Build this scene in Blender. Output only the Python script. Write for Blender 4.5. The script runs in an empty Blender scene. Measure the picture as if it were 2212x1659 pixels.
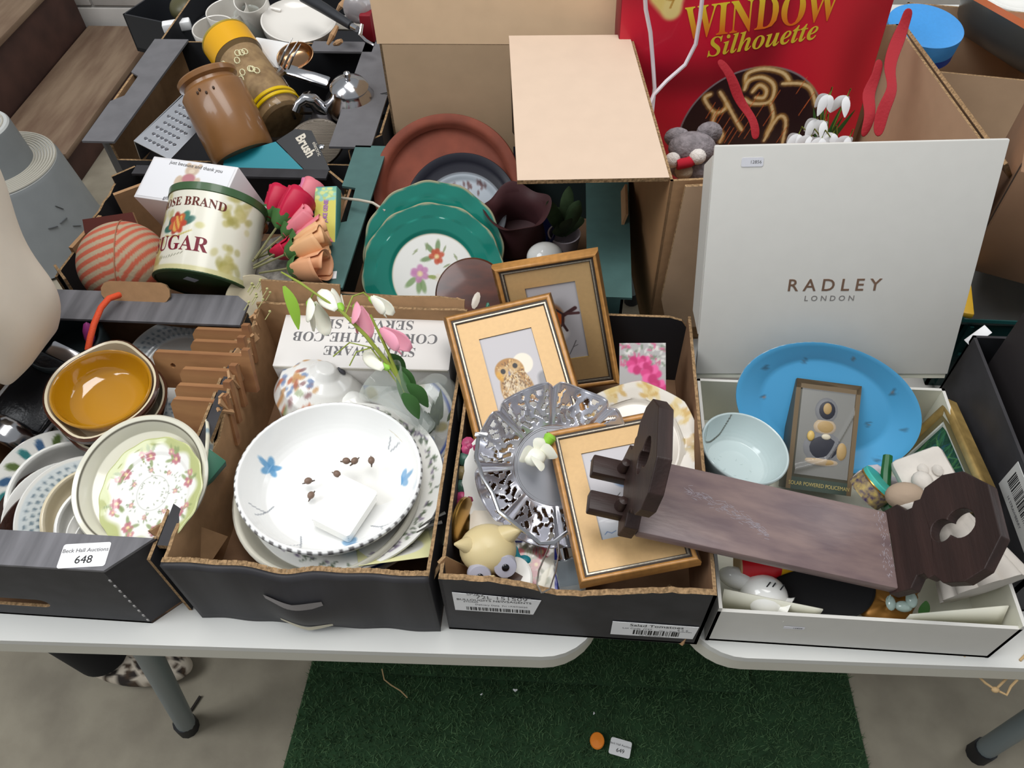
import bpy, bmesh, math, random
import numpy as np
from mathutils import Vector as V, Matrix, geometry
random.seed(7); np.random.seed(7)
scn = bpy.context.scene; COL = scn.collection
PI = math.pi
def lin(h):
    h = h.lstrip('#'); r = []
    for i in (0, 2, 4):
        c = int(h[i:i+2], 16)/255
        r.append(c/12.92 if c <= .04045 else ((c+.055)/1.055)**2.4)
    return tuple(r)
# ------------------------------------------------------------------ camera
FPX, CX, CY = 1700.0, 1106.0, 829.5
AX = (V((0.99694032, 0.04211213, -0.06585266)), V((0.07417658, -0.77540608, 0.62709109)), V((-0.02465441, -0.63005712, -0.77615732)))
EYE = V((0, 0, 1.69))
cam = bpy.data.cameras.new('camera'); camo = bpy.data.objects.new('camera', cam); COL.objects.link(camo)
cam.sensor_fit = 'HORIZONTAL'; cam.sensor_width = 36; cam.lens = FPX/2212*36; cam.clip_start = .02
m = Matrix.Identity(4)
for i in range(3):
    m[i][0] = AX[i].x; m[i][1] = -AX[i].y; m[i][2] = -AX[i].z; m[i][3] = EYE[i]
camo.matrix_world = m; scn.camera = camo
def ray(px, py):
    d = V(((px-CX)/FPX, (py-CY)/FPX, 1)); return V([a.dot(d) for a in AX])
def at(px, py, z):                       # the point of the horizontal plane at height z measured at a pixel
    d = ray(px, py); return EYE + d*((z-EYE.z)/d.z)
def aty(px, py, y):
    d = ray(px, py); return EYE + d*(y/d.y)
# ------------------------------------------------------------------ world, lights, exposure
w = bpy.data.worlds.new('world'); scn.world = w; w.use_nodes = True
bg = w.node_tree.nodes['Background']; bg.inputs[0].default_value = (.92, .96, 1, 1); bg.inputs[1].default_value = .38
def area(name, loc, tgt, sx, sy, power, col=(1, 1, 1)):
    l = bpy.data.lights.new(name, 'AREA'); l.shape = 'RECTANGLE'; l.size = sx; l.size_y = sy; l.energy = power; l.color = col
    o = bpy.data.objects.new(name, l); COL.objects.link(o); o.location = loc
    o.rotation_euler = (V(tgt)-V(loc)).to_track_quat('-Z', 'Y').to_euler(); return o
area('skylight', (.2, .9, 5.6), (.05, .7, .8), 3.6, 2.0, 182, (1, .985, .965))
area('roof_light', (-2.6, -.6, 4.4), (-.1, .7, .8), 1.8, 2.4, 112, (.95, .98, 1))
area('doorway_light', (3.6, 2.6, 2.2), (.8, 1.5, .8), 1.6, 2.2, 45, (.92, .97, 1))
scn.view_settings.view_transform = 'Standard'; scn.view_settings.look = 'None'
scn.view_settings.gamma = 1; scn.view_settings.use_curve_mapping = False; scn.view_settings.exposure = -.18
# ------------------------------------------------------------------ materials
MATS = {}
def mat(name, col='#808080', rough=.5, metal=0., var=0., vs=20., bump=0., bs=80., vc=False, trans=0., ior=1.45, alpha=1., spec=.5, coat=0., stretch=None, col2=None, sss=0.):
    if name in MATS: return MATS[name]
    m = bpy.data.materials.new(name); m.use_nodes = True; t = m.node_tree; n = t.nodes; L = t.links
    b = n['Principled BSDF']; b.inputs['Roughness'].default_value = rough; b.inputs['Metallic'].default_value = metal
    b.inputs['Transmission Weight'].default_value = trans; b.inputs['IOR'].default_value = ior; b.inputs['Alpha'].default_value = alpha
    b.inputs['Specular IOR Level'].default_value = spec; b.inputs['Coat Weight'].default_value = coat; b.inputs['Coat Roughness'].default_value = .08
    if sss: b.inputs['Subsurface Weight'].default_value = sss; b.inputs['Subsurface Radius'].default_value = (.01, .006, .004)
    c = lin(col); tc = n.new('ShaderNodeTexCoord'); mp = n.new('ShaderNodeMapping'); L.new(tc.outputs['Object'], mp.inputs[0])
    if stretch: mp.inputs['Scale'].default_value = stretch
    src = None
    if vc:
        a = n.new('ShaderNodeVertexColor'); a.layer_name = 'Col'; src = a.outputs[0]
    if var or col2:
        nz = n.new('ShaderNodeTexNoise'); nz.inputs['Scale'].default_value = vs; nz.inputs['Detail'].default_value = 6; L.new(mp.outputs[0], nz.inputs[0])
        r = n.new('ShaderNodeValToRGB'); L.new(nz.outputs[0], r.inputs[0]); r.color_ramp.elements[0].position = .35; r.color_ramp.elements[1].position = .65
        if col2: r.color_ramp.elements[0].color = (*c, 1); r.color_ramp.elements[1].color = (*lin(col2), 1); src = r.outputs[0]
        else:
            k = 1-var; r.color_ramp.elements[0].color = (k, k, k, 1); r.color_ramp.elements[1].color = (1, 1, 1, 1)
            mx = n.new('ShaderNodeMix'); mx.data_type = 'RGBA'; mx.blend_type = 'MULTIPLY'; mx.inputs[0].default_value = 1
            if src: L.new(src, mx.inputs[6])
            else: mx.inputs[6].default_value = (*c, 1)
            L.new(r.outputs[0], mx.inputs[7]); src = mx.outputs[2]
    if src: L.new(src, b.inputs['Base Color'])
    else: b.inputs['Base Color'].default_value = (*c, 1)
    if bump:
        nb = n.new('ShaderNodeTexNoise'); nb.inputs['Scale'].default_value = bs; nb.inputs['Detail'].default_value = 4; L.new(mp.outputs[0], nb.inputs[0])
        bp = n.new('ShaderNodeBump'); bp.inputs['Strength'].default_value = bump; bp.inputs['Distance'].default_value = .002; L.new(nb.outputs[0], bp.inputs['Height']); L.new(bp.outputs[0], b.inputs['Normal'])
    MATS[name] = m; return m
# ------------------------------------------------------------------ geometry collector
def fr(o, z, x=(1, 0, 0)):               # frame: origin, local Z axis, local X hint
    z = V(z).normalized(); x = V(x); x = (x-z*x.dot(z)).normalized(); y = z.cross(x)
    r = Matrix.Identity(4)
    for i in range(3): r[i][0] = x[i]; r[i][1] = y[i]; r[i][2] = z[i]; r[i][3] = o[i]
    return r
def tr(x, y=0, z=0): return Matrix.Translation((x, y, z))
def rt(a, ax='Z'): return Matrix.Rotation(math.radians(a), 4, ax)
class G:
    def __init__(s): s.v = []; s.f = []; s.m = []
    def add(s, vs, fs, m=0, M=None):
        o = len(s.v)
        s.v += [tuple(M @ V(p)) for p in vs] if M else [tuple(p) for p in vs]
        s.f += [tuple(i+o for i in f) for f in fs]; s.m += m if isinstance(m, list) else [m]*len(fs); return s
    def box(s, x0, x1, y0, y1, z0, z1, m=0, b=0, M=None):
        if b:
            bm = bmesh.new(); bmesh.ops.create_cube(bm, size=1)
            for q in bm.verts: q.co = V((x0+(q.co.x+.5)*(x1-x0), y0+(q.co.y+.5)*(y1-y0), z0+(q.co.z+.5)*(z1-z0)))
            bmesh.ops.bevel(bm, geom=bm.edges[:], offset=b, segments=2, profile=.5, affect='EDGES')
            bm.verts.index_update(); s.add([q.co for q in bm.verts], [[q.index for q in f.verts] for f in bm.faces], m, M); bm.free(); return s
        vs = [(x, y, z) for z in (z0, z1) for y in (y0, y1) for x in (x0, x1)]
        return s.add(vs, [(0, 2, 3, 1), (4, 5, 7, 6), (0, 1, 5, 4), (2, 6, 7, 3), (0, 4, 6, 2), (1, 3, 7, 5)], m, M)
    def lathe(s, prof, n=48, m=0, M=None, rf=None, sx=1, sy=1, a0=0, a1=2*PI):
        full = abs(a1-a0-2*PI) < 1e-6; k = n if full else n+1; vs = []; fs = []
        for r, z in prof:
            for i in range(k):
                a = a0+(a1-a0)*i/n; q, dz = rf(a, r, z) if rf else (1, 0)
                vs.append((r*q*math.cos(a)*sx, r*q*math.sin(a)*sy, z+dz))
        for j in range(len(prof)-1):
            for i in range(n):
                i2 = (i+1) % k
                fs.append((j*k+i, (j+1)*k+i, (j+1)*k+i2, j*k+i2))
        return s.add(vs, fs, m, M)
    def tube(s, pts, r, n=8, m=0, M=None, closed=False):
        pts = [V(p) for p in pts]; N = len(pts); rs = r if isinstance(r, (list, tuple)) else [r]*N; vs = []; up = None
        for i in range(N):
            t = (pts[(i+1) % N]-pts[i-1]) if closed else (pts[min(i+1, N-1)]-pts[max(i-1, 0)])
            t = t.normalized() if t.length > 1e-9 else V((0, 0, 1))
            if up is None: up = t.orthogonal().normalized()
            up = up-t*up.dot(t); up = up.normalized() if up.length > 1e-6 else t.orthogonal().normalized()
            w = t.cross(up)
            for k in range(n): vs.append(pts[i]+(up*math.cos(2*PI*k/n)+w*math.sin(2*PI*k/n))*rs[i])
        fs = [(i*n+k, i*n+(k+1) % n, ((i+1) % N)*n+(k+1) % n, ((i+1) % N)*n+k) for i in range(N if closed else N-1) for k in range(n)]
        if not closed: fs += [tuple(reversed(range(n))), tuple((N-1)*n+k for k in range(n))]
        return s.add(vs, fs, m, M)
    def ball(s, c, r, n=16, m=0, M=None, rf=None):
        r = (r, r, r) if isinstance(r, (int, float)) else r; h = n//2; vs = []
        for j in range(h+1):
            for i in range(n):
                a, b = 2*PI*i/n, PI*j/h-PI/2
                q = rf(a, b) if rf else 1
                vs.append((c[0]+r[0]*math.cos(a)*math.cos(b)*q, c[1]+r[1]*math.sin(a)*math.cos(b)*q, c[2]+r[2]*math.sin(b)*q))
        return s.add(vs, [(j*n+i, j*n+(i+1) % n, (j+1)*n+(i+1) % n, (j+1)*n+i) for j in range(h) for i in range(n)], m, M)
    def prism(s, out, holes=(), z0=-.004, z1=0., ms=(0, 0, 0), M=None):   # front (z1), back (z0), rim
        L = [list(out)]+[list(h) for h in holes]; flat = [p for l in L for p in l]; n = len(flat)
        def area2(l): return sum(l[i-1][0]*l[i][1]-l[i][0]*l[i-1][1] for i in range(len(l)))
        tri = geometry.tessellate_polygon([[V((p[0], p[1], 0)) for p in l] for l in L])
        vs = [(p[0], p[1], z1) for p in flat]+[(p[0], p[1], z0) for p in flat]; fs = []; mm = []
        for t in tri:
            a, b, c = (V(flat[i]) for i in t); t = tuple(t)
            if (b-a).cross(c-a) < 0: t = t[::-1]
            fs.append(t); mm.append(ms[0]); fs.append(tuple(i+n for i in reversed(t))); mm.append(ms[1])
        o = 0
        for k, l in enumerate(L):
            c = len(l); ccw = area2(l) > 0
            if k: ccw = not ccw
            for i in range(c):
                a, b = o+i, o+(i+1) % c
                fs.append((a, a+n, b+n, b) if ccw else (b, b+n, a+n, a)); mm.append(ms[2])
            o += c
        return s.add(vs, fs, mm, M)
    def surf(s, fn, nu, nv, m=0, M=None, cu=False, cv=False):
        ku = nu if cu else nu+1; kv = nv if cv else nv+1
        vs = [fn(i/nu, j/nv) for j in range(kv) for i in range(ku)]
        fs = [(j*ku+i, j*ku+(i+1) % ku, ((j+1) % kv)*ku+(i+1) % ku, ((j+1) % kv)*ku+i) for j in range(nv) for i in range(nu)]
        return s.add(vs, fs, m, M)
    def obj(s, name, mats, parent=None, M=None, sharp=38, smooth=True):
        me = bpy.data.meshes.new(name); me.from_pydata(s.v, [], s.f); me.validate()
        if not isinstance(mats, (list, tuple)): mats = [mats]
        for q in mats: me.materials.append(q)
        if len(me.polygons) == len(s.m): me.polygons.foreach_set('material_index', s.m)
        if smooth:
            me.polygons.foreach_set('use_smooth', [True]*len(me.polygons)); me.set_sharp_from_angle(angle=math.radians(sharp))
        me.update(); o = bpy.data.objects.new(name, me); COL.objects.link(o)
        if parent: o.parent = parent
        if M is not None: o.matrix_basis = M
        return o
def tag(o, label=None, cat=None, group=None, kind=None):
    if label: o['label'] = label
    if cat: o['category'] = cat
    if group: o['group'] = group
    if kind: o['kind'] = kind
    return o
def thing(name, label, cat, M, group=None):
    o = bpy.data.objects.new(name, None); o.empty_display_size = .02; COL.objects.link(o)
    o.matrix_basis = M if isinstance(M, Matrix) else tr(*M); return tag(o, label, cat, group)
def thicken(o, t, off=-1):
    s = o.modifiers.new('thick', 'SOLIDIFY'); s.thickness = t; s.offset = off; return o
def arr(o):
    n = len(o.data.vertices); a = np.empty(n*3); o.data.vertices.foreach_get('co', a); return a.reshape(n, 3)
def s2l(c): c = np.clip(c, 0, 1); return np.where(c <= .04045, c/12.92, ((c+.055)/1.055)**2.4)
def hx(h): h = h.lstrip('#'); return np.array([int(h[i:i+2], 16)/255 for i in (0, 2, 4)])
def paint(o, fn):                        # vertex colours from a function of the local position
    P = arr(o); c = s2l(fn(P[:, 0], P[:, 1], P[:, 2])); c = np.concatenate([c, np.ones((len(c), 1))], 1)
    at_ = o.data.color_attributes.new('Col', 'FLOAT_COLOR', 'POINT'); at_.data.foreach_set('color', c.ravel().astype('f')); return o
class Art:                               # little canvas over a set of points
    def __init__(s, x, y, base): s.x, s.y = x, y; s.c = np.tile(hx(base), (len(x), 1)) if isinstance(base, str) else base
    def mix(s, k, col): k = np.clip(k, 0, 1)[:, None]; s.c = s.c*(1-k)+hx(col)*k; return s
    def blob(s, cx, cy, rx, ry, col, ang=0, soft=.25, a=1):
        t = math.radians(ang); dx, dy = s.x-cx, s.y-cy; u = dx*math.cos(t)+dy*math.sin(t); v = -dx*math.sin(t)+dy*math.cos(t)
        d = np.sqrt((u/rx)**2+(v/ry)**2); return s.mix(a*np.clip((1-d)/soft+.5, 0, 1), col)
    def line(s, pts, w, col, a=1):
        for (x0, y0), (x1, y1) in zip(pts, pts[1:]):
            L = max((x1-x0)**2+(y1-y0)**2, 1e-12); t = np.clip(((s.x-x0)*(x1-x0)+(s.y-y0)*(y1-y0))/L, 0, 1)
            d = np.hypot(s.x-x0-t*(x1-x0), s.y-y0-t*(y1-y0)); s.mix(a*np.clip((w-d)/(w*.5)+.5, 0, 1), col)
        return s
    def band(s, r0, r1, col, r=None, a=1):
        r = np.hypot(s.x, s.y) if r is None else r; e = (r1-r0)*.12
        return s.mix(a*np.clip((r-r0)/e+.5, 0, 1)*np.clip((r1-r)/e+.5, 0, 1), col)
def grid(w, h, nx, ny, bend=None):       # flat rectangle 0..w, 0..h
    return G().surf(lambda u, v: (u*w, v*h, bend(u, v) if bend else 0), nx, ny)
SER, SERI = 0x1D400, 0x1D468             # bold serif and bold italic serif letters of the built-in font
def serif(s, ital=False):
    b = SERI if ital else SER; o = ''
    for c in s:
        if 'A' <= c <= 'Z': o += chr(b+ord(c)-65)
        elif 'a' <= c <= 'z': o += chr(b+26+ord(c)-97)
        elif '0' <= c <= '9' and not ital: o += chr(0x1D7CE+ord(c)-48)
        else: o += c
    return o
def text(s, size, mt, parent, M, ext=.0002, shear=0, sx=1, sp=1, off=0, wrap=0, align='CENTER', name='lettering'):
    cu = bpy.data.curves.new('t', 'FONT'); cu.body = s; cu.size = size; cu.extrude = ext; cu.shear = shear; cu.space_character = sp; cu.offset = off
    cu.align_x = align; cu.align_y = 'CENTER'; cu.resolution_u = 3
    t = bpy.data.objects.new('t', cu); COL.objects.link(t); dg = bpy.context.evaluated_depsgraph_get(); dg.update()
    me = bpy.data.meshes.new_from_object(t.evaluated_get(dg)); bpy.data.objects.remove(t); bpy.data.curves.remove(cu)
    me.materials.clear(); me.materials.append(mt); me.name = name
    for q in me.vertices:
        x = q.co.x*sx
        if wrap: q.co = V(((wrap+q.co.z)*math.sin(x/wrap), q.co.y, (wrap+q.co.z)*math.cos(x/wrap)))
        else: q.co.x = x
    o = bpy.data.objects.new(name, me); COL.objects.link(o); o.parent = parent; o.matrix_basis = M; return o
def dup(o, M=None, label=None, parent=None):
    c = o.copy(); COL.objects.link(c)
    if parent: c.parent = parent
    if M is not None: c.matrix_basis = M
    if label: c['label'] = label
    for ch in list(o.children): dup(ch, parent=c)
    return c
# ------------------------------------------------------------------ shared materials
BLK = mat('black_card', '#39383b', .58, var=.25, vs=30, stretch=(1, 1, .15), spec=.35)
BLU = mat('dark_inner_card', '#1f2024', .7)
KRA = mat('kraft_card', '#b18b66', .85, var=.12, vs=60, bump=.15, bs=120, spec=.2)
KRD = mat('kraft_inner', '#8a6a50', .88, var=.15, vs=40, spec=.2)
EDG = mat('corrugated_edge', '#a98a66', .9, var=.55, vs=260, bump=.6, bs=300, spec=.15)
GRY = mat('lit_black_card', '#69686b', .55, var=.15, vs=30, spec=.4)  # black crate card greyed so the light on its ledges sits in the colour
CA2 = mat('pale_carton_card', '#d3b492', .85, var=.05, vs=25, bump=.1, bs=60, spec=.2)
CAR = mat('carton_card', '#bd9f82', .85, var=.06, vs=25, bump=.1, bs=60, spec=.2)
WPL = mat('white_plastic', '#d3d3cf', .42, var=.04, vs=9)
POR = mat('white_porcelain', '#ecebe6', .12, coat=.3)
PVC = mat('painted_porcelain', vc=True, rough=.14, coat=.3)
PAP = mat('painted_paper', vc=True, rough=.55)
GLO = mat('painted_gloss', vc=True, rough=.28)
WLB = mat('white_label', '#e9e9ea', .5)
INK = mat('black_ink', '#1b1b1e', .6)
INKG = mat('grey_ink', '#6b6a6c', .6)
STE = mat('polished_steel', '#c9c9cc', .16, 1.)
GLS = mat('clear_glass', '#dfe8e2', .03, alpha=.18, spec=1., coat=.6)
TWI = mat('jute_twine', '#b79a70', .9)
T = .74
# ================================================================== setting
def grass(): pass
fl = G().surf(lambda u, v: (-7+13*u, -2+5.2*v, 0), 1, 1).obj('floor', mat('concrete', '#877f70', .85, col2='#9a9281', vs=9, bump=.25, bs=90)); tag(fl, kind='structure')
wl = G().box(-6.2, 4.6, 3.10, 3.2, 0, 2.3).obj('wall_back', mat('mortar', '#8f8c88', .9)); tag(wl, kind='structure')
bb = G().box(-.215, .215, 0, .012, -.098, .098, b=.004).obj('block', mat('painted_block', '#b9b5b0', .75, var=.08, vs=14, bump=.3, bs=50), wl, tr(0, 0, 0))
bb.matrix_basis = tr(-5.95, 3.092, .10)
for r in range(10):
    for c in range(24):
        if r == c == 0: continue
        q = bb.copy(); COL.objects.link(q); q.parent = wl; q.matrix_basis = tr(-5.95+c*.44+(.22 if r % 2 else 0), 3.092+.002*random.random(), .10+r*.206)
# wooden steps against the wall
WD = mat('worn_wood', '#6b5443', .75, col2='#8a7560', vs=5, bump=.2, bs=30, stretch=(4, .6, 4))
WDR = mat('red_stained_wood', '#4a3028', .7, var=.4, vs=9)
st = thing('wooden_steps', 'worn brown wooden steps running up beside the pale block wall', 'steps', (-2.0, 2.6, 0))
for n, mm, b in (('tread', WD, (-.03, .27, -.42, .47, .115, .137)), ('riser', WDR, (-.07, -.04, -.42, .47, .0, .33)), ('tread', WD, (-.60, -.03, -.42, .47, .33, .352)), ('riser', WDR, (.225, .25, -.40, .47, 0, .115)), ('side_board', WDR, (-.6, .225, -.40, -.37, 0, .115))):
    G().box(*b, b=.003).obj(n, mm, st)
# folding tables
TBE = mat('table_edge', '#c9c6ba', .5)
LEG = mat('grey_steel_leg', '#7c8689', .45, metal=.3)
RUB = mat('black_rubber', '#1c1c1e', .6)
def rrect(x0, x1, y0, y1, r, n=6):
    o = []
    for cx, cy, a in ((x1-r, y0+r, -90), (x1-r, y1-r, 0), (x0+r, y1-r, 90), (x0+r, y0+r, 180)):
        for i in range(n+1):
            t = math.radians(a+90*i/n); o.append((cx+r*math.cos(t), cy+r*math.sin(t)))
    return o
def table(x0, x1, y0, y1, label, M, legs):
    t = thing('folding_table', label, 'table', M)
    G().prism(rrect(x0, x1, y0, y1, .075, 8), z0=-.012, z1=0).obj('tabletop', WPL, t)
    G().prism(rrect(x0, x1, y0, y1, .075, 8), [rrect(x0+.012, x1-.012, y0+.012, y1-.012, .065, 8)], z0=-.038, z1=-.0118).obj('rim', TBE, t)
    for (ax, ay, bx, by) in legs:
        l = G().tube([(ax, ay, -.02), (bx, by, -.715)], .0185, 14).obj('leg', LEG, t)
        G().tube([(bx, by, -.70), (bx+(bx-ax)*.02, by, -.7395)], .022, 12).obj('foot', RUB, l)
    return t
table(-.80, .062, .0, .74, 'long white folding table in front on the left, under three dark crates', tr(0, .345, T) @ rt(2.0), [(-.555, .05, -.735, .10), (-.555, .69, -.735, .64)])
table(0, 1.0, 0, .74, 'white folding table in front on the right, under the white gift box', tr(.158, .357, T) @ rt(1.6), [(.71, .12, .69, .10), (.71, .66, .69, .66)])
table(-.84, .25, 0, .74, 'white folding table behind on the left, under the kitchenware crates', tr(0, 1.10, T) @ rt(1), [(-.6, .6, -.7, .6), (.1, .6, .2, .6)])
table(.27, 1.6, 0, .9, 'bright white folding table in the back right corner', tr(0, 1.12, T) @ rt(1), [(.5, .8, .45, .8), (1.4, .8, 1.5, .8)])
# artificial grass mats
GRB = mat('grass_backing', '#2b4a2c', .95, var=.3, vs=30)
GRS = mat('grass_blade', '#5d7f55', .8, var=.4, vs=8)
def mat_grass(name, label, pts, z, nbl, hh):
    P2 = [V(p) for p in pts]
    o = thing(name, label, 'mat', (0, 0, z))
    G().prism([(p.x, p.y) for p in P2], z0=.0008, z1=.004).obj('backing', GRB, o)
    g = G(); rnd = random.Random(3); bx = [min(p.x for p in P2), max(p.x for p in P2), min(p.y for p in P2), max(p.y for p in P2)]
    k = 0
    while k < nbl:
        x, y = rnd.uniform(bx[0], bx[1]), rnd.uniform(bx[2], bx[3])
        if not geometry.intersect_point_quad_2d(V((x, y)), *P2): continue
        k += 1; a = rnd.uniform(0, 6.28); h = hh*rnd.uniform(.6, 1.2); w_ = .0011; lx, ly = rnd.gauss(0, .45)*h, rnd.gauss(0, .45)*h
        c, s_ = math.cos(a)*w_, math.sin(a)*w_
        g.add([(x-c, y-s_, .003), (x+c, y+s_, .003), (x+lx, y+ly, .003+h)], [(0, 1, 2)])
    b = g.obj('pile', GRS, o, smooth=False); b['kind'] = 'stuff'
mat_grass('grass_mat', 'large dark green artificial grass mat on the concrete floor', [(-.535, .10), (.640, .10), (.604, 1.0), (-.50, 1.0)], 0, 60000, .014)
mat_grass('grass_mat', 'second strip of artificial grass laid over the larger mat, under the table gap', [(-.485, .548), (.412, .560), (.405, .99), (-.48, .99)], .014, 26000, .013)
# bits on the floor
s = at(1290, 1600, .02)
o = G().lathe([(0, 0), (.013, .001), (.0145, .004), (.013, .007), (0, .009)], 28, sy=1.15).obj('orange_disc', mat('orange_plastic', '#f08a2c', .4), None, tr(s.x, s.y, .016)); tag(o, 'small orange oval disc lying on the green mat', 'disc')
s = at(1340, 1615, .02)
t = thing('lot_ticket', 'small white paper lot ticket lying on the green mat beside the orange disc', 'ticket', fr((s.x, s.y, .0185), (0, 0, 1), (.98, -.2, 0)))
G().prism(rrect(-.021, .021, -.016, .016, .004, 4), z0=0, z1=.0008).obj('paper', WLB, t)
text('649', .011, INK, t, tr(.001, -.006, .0009)); text('Beck Hall Auctions', .0058, INKG, t, tr(0, .005, .0009))
TX = [at(825, 1445, .03), at(830, 1468, .025), at(845, 1480, .02), at(865, 1492, .02), at(880, 1507, .02)]
tag(G().tube(TX, .0014, 6).obj('loose_string', TWI), 'thin pale loose string lying on the green mat below the table edge', 'string')
for i, (px, py, lb) in enumerate(((1113, 1491, 'largest white paper scrap on the green mat'), (1040, 1500, 'pale paper scrap on the mat, left of the largest scrap'), (1283, 1541, 'round white crumb on the mat above the orange disc'))):
    s = at(px, py, .018); q = .005 if i == 0 else .003
    tag(G().ball((0, 0, 0), (q, q*.6, q*.4), 8, rf=lambda a, b: 1+.3*math.sin(3*a)).obj('paper_scrap', WLB, None, tr(s.x, s.y, .019) @ rt(40*i)), lb, 'scrap')
s = at(411, 1535, .004); tag(G().tube([(0, 0, 0), (.012, .022, .001), (.022, .05, .002)], .003, 6).obj('twig', mat('dark_twig', '#2d2622', .8), None, tr(s.x-.01, s.y-.02, .003)), 'dark broken twig on the concrete floor beside the table leg', 'twig')
# ================================================================== crates and cartons
def panel(par, name, p0, p1, h, mats=(BLK, KRD, EDG), out=None, holes=(), th=.004, z=0.0):
    # upright card panel from p0 to p1 (outside on the right-hand side), outline in (along, up)
    a, b = V((*p0, z)), V((*p1, z)); L = (b-a).length
    pts = out(L) if out else [(0, 0), (L, 0), (L, h), (0, h)]
    return G().prism(pts, [hh(L) for hh in holes], z0=-th, z1=0, ms=(0, 1, 2)).obj(name, mats, par, fr(a, (b-a).cross(V((0, 0, 1))), b-a), smooth=False)
def slot(cx, cy, w, h, n=6):
    r = h/2; o = []
    for s in (1, -1):
        for i in range(n+1):
            t = math.radians(-90+180*i/n); o.append((cx+s*(w/2-r)+s*r*math.cos(t), cy+s*r*math.sin(t)))
    return o
def torn(L, h, n=26, amp=.0015, dips=(), seed=1):
    rnd = random.Random(seed); top = []
    for i in range(n+1):
        u = L*(1-i/n); y = h+rnd.uniform(-amp, amp)
        for c, ww, d in dips: y -= d*max(0, 1-abs(u-c)/ww)
        top.append((u, y))
    return [(0, 0), (L, 0)]+top
def octo(x0, x1, y0, y1, c): return [(x0+c, y0), (x1-c, y0), (x1, y0+c), (x1, y1-c), (x1-c, y1), (x0+c, y1), (x0, y1-c), (x0, y0+c)]
GRL = mat('lit_black_ledge', '#77767a', .5, var=.35, vs=60, stretch=(1, .12, 1), spec=.4)  # streaky black card, lightened to put overhead light on the ledges into its colour
# ---- crate 1: front left, black, folded ledges front and back
c1 = thing('produce_crate', 'black cardboard produce crate, far left of the front row, holding toast rack and plates', 'crate', (-.6225, .355, T), 'black cardboard crates')
w2 = .1625; D = .43; H1 = .145; o8 = octo(-w2, w2, 0, D, .045)
G().prism(o8, z0=.001, z1=.005).obj('base', KRD, c1)
hole = lambda L: slot(L*.33, .042, .085, .022)
panel(c1, 'front_panel', o8[0], o8[1], H1, holes=[hole], mats=(BLK, BLK, EDG))
panel(c1, 'back_panel', o8[4], o8[5], H1, holes=[lambda L: slot(L*.55, .11, .10, .024)])
panel(c1, 'side_panel', (w2, .02), (w2, D-.02), H1-.004, mats=(BLK, KRD, EDG))
panel(c1, 'side_panel', (-w2, D-.02), (-w2, .02), H1-.004, mats=(BLK, KRD, EDG))
for i in (1, 3, 5, 7): panel(c1, 'corner_panel', o8[i], o8[(i+1) % 8], H1)
G().prism([(-w2+.002, .0), (-.095, 0), (-.085, .015), (-.02, .015), (-.008, 0), (w2-.043, 0), (w2-.001, .043), (-w2+.001, .043)], z0=H1, z1=H1+.004).obj('front_ledge', GRL, c1, smooth=False)
G().prism([(-w2, D-.052), (w2, D-.052), (w2, D-.01), (w2-.02, D+.006), (-w2, D+.006)], z0=H1, z1=H1+.004).obj('back_ledge', GRL, c1, smooth=False)
G().prism(slot(0, .012, .105, .03, 5), z0=-.004, z1=0, ms=(0, 1, 2)).obj('handle_flap', (KRA, KRA, EDG), c1, fr((-.005, D-.012, H1+.005), (0, -.75, .66)), smooth=False)
for i in range(9): # perforation nicks along the front right corner
    G().box(-.0012, .0012, -.0006, .0006, -.0022, .0022).obj('perforation', mat('pale_nick', '#a9a6a4', .8), c1, tr(w2-.046+.0012*i*0, -.0007, .012+i*.014))
tk = thing('lot_ticket', 'white paper lot ticket stuck on the front ledge of the far left crate', 'ticket', fr((-.5325, .372, T+H1+.0042), (0, 0, 1), (.98, .12, 0)))
G().prism(rrect(-.027, .027, -.015, .015, .003, 4), z0=0, z1=.0006).obj('paper', WLB, tk)
text('648', .0135, INK, tk, tr(.001, -.006, .0007)); text('Beck Hall Auctions', .0068, INKG, tk, tr(0, .006, .0007))
# ---- crate 2: front, second from left, crushed front wall
c2 = thing('produce_crate', 'black cardboard produce crate with crushed torn front wall, holding the big white bowl', 'crate', (-.292, .372, T), 'black cardboard crates')
w2 = .152; D = .40; H2 = .146
G().box(-w2, w2, 0, D, .001, .005).obj('base', KRD, c2)
def crushed(u, v):                       # bent front wall
    x = -w2+u*2*w2; z = v*(H2-.012*math.exp(-((x+.01)/.035)**2)+.002*math.sin(60*x)*.6)
    return (x, -.016*math.exp(-((x-.0)/.05)**2)*math.sin(PI*min(1, v*1.0+.05))+.001*math.sin(90*x), z)
f = G().surf(crushed, 60, 12).obj('front_panel', BLK, c2); thicken(f, .005, 1)
g = G()
for i in range(56):
    a, b = crushed(i/56, 1), crushed((i+1)/56, 1)
    g.add([(a[0], a[1]-.0005, a[2]+.0006), (b[0], b[1]-.0005, b[2]+.0006), (b[0], b[1]+.0055, b[2]+.0006+.001*(i % 2)), (a[0], a[1]+.0055, a[2]+.0006+.001*(i % 2))], [(0, 1, 2, 3)])
g.obj('torn_rim', EDG, c2, smooth=False)
for nm, zc, ww, hh, mt in (('hand_slot', .092, .07, .020, mat('grey_liner', '#8d8887', .8)), ('hand_slot', .024, .066, .010, mat('pale_liner', '#c9c2ad', .8))):
    def sl(u, v, zc=zc, ww=ww, hh=hh):
        x = -.010+(u-.5)*ww; q = crushed((x+w2)/(2*w2), min(1, zc/H2)); return (x, q[1]-.0062, zc+(v-.5)*hh*(.5+.5*math.sin(PI*u))-(.010*(1-abs(2*u-1))))
    G().surf(sl, 14, 3).obj(nm, mt, c2)
panel(c2, 'side_panel', (w2, 0), (w2, D), H2, out=lambda L: torn(L, H2-.006, 20, .002, seed=5), mats=(BLK, BLK, EDG))
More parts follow.
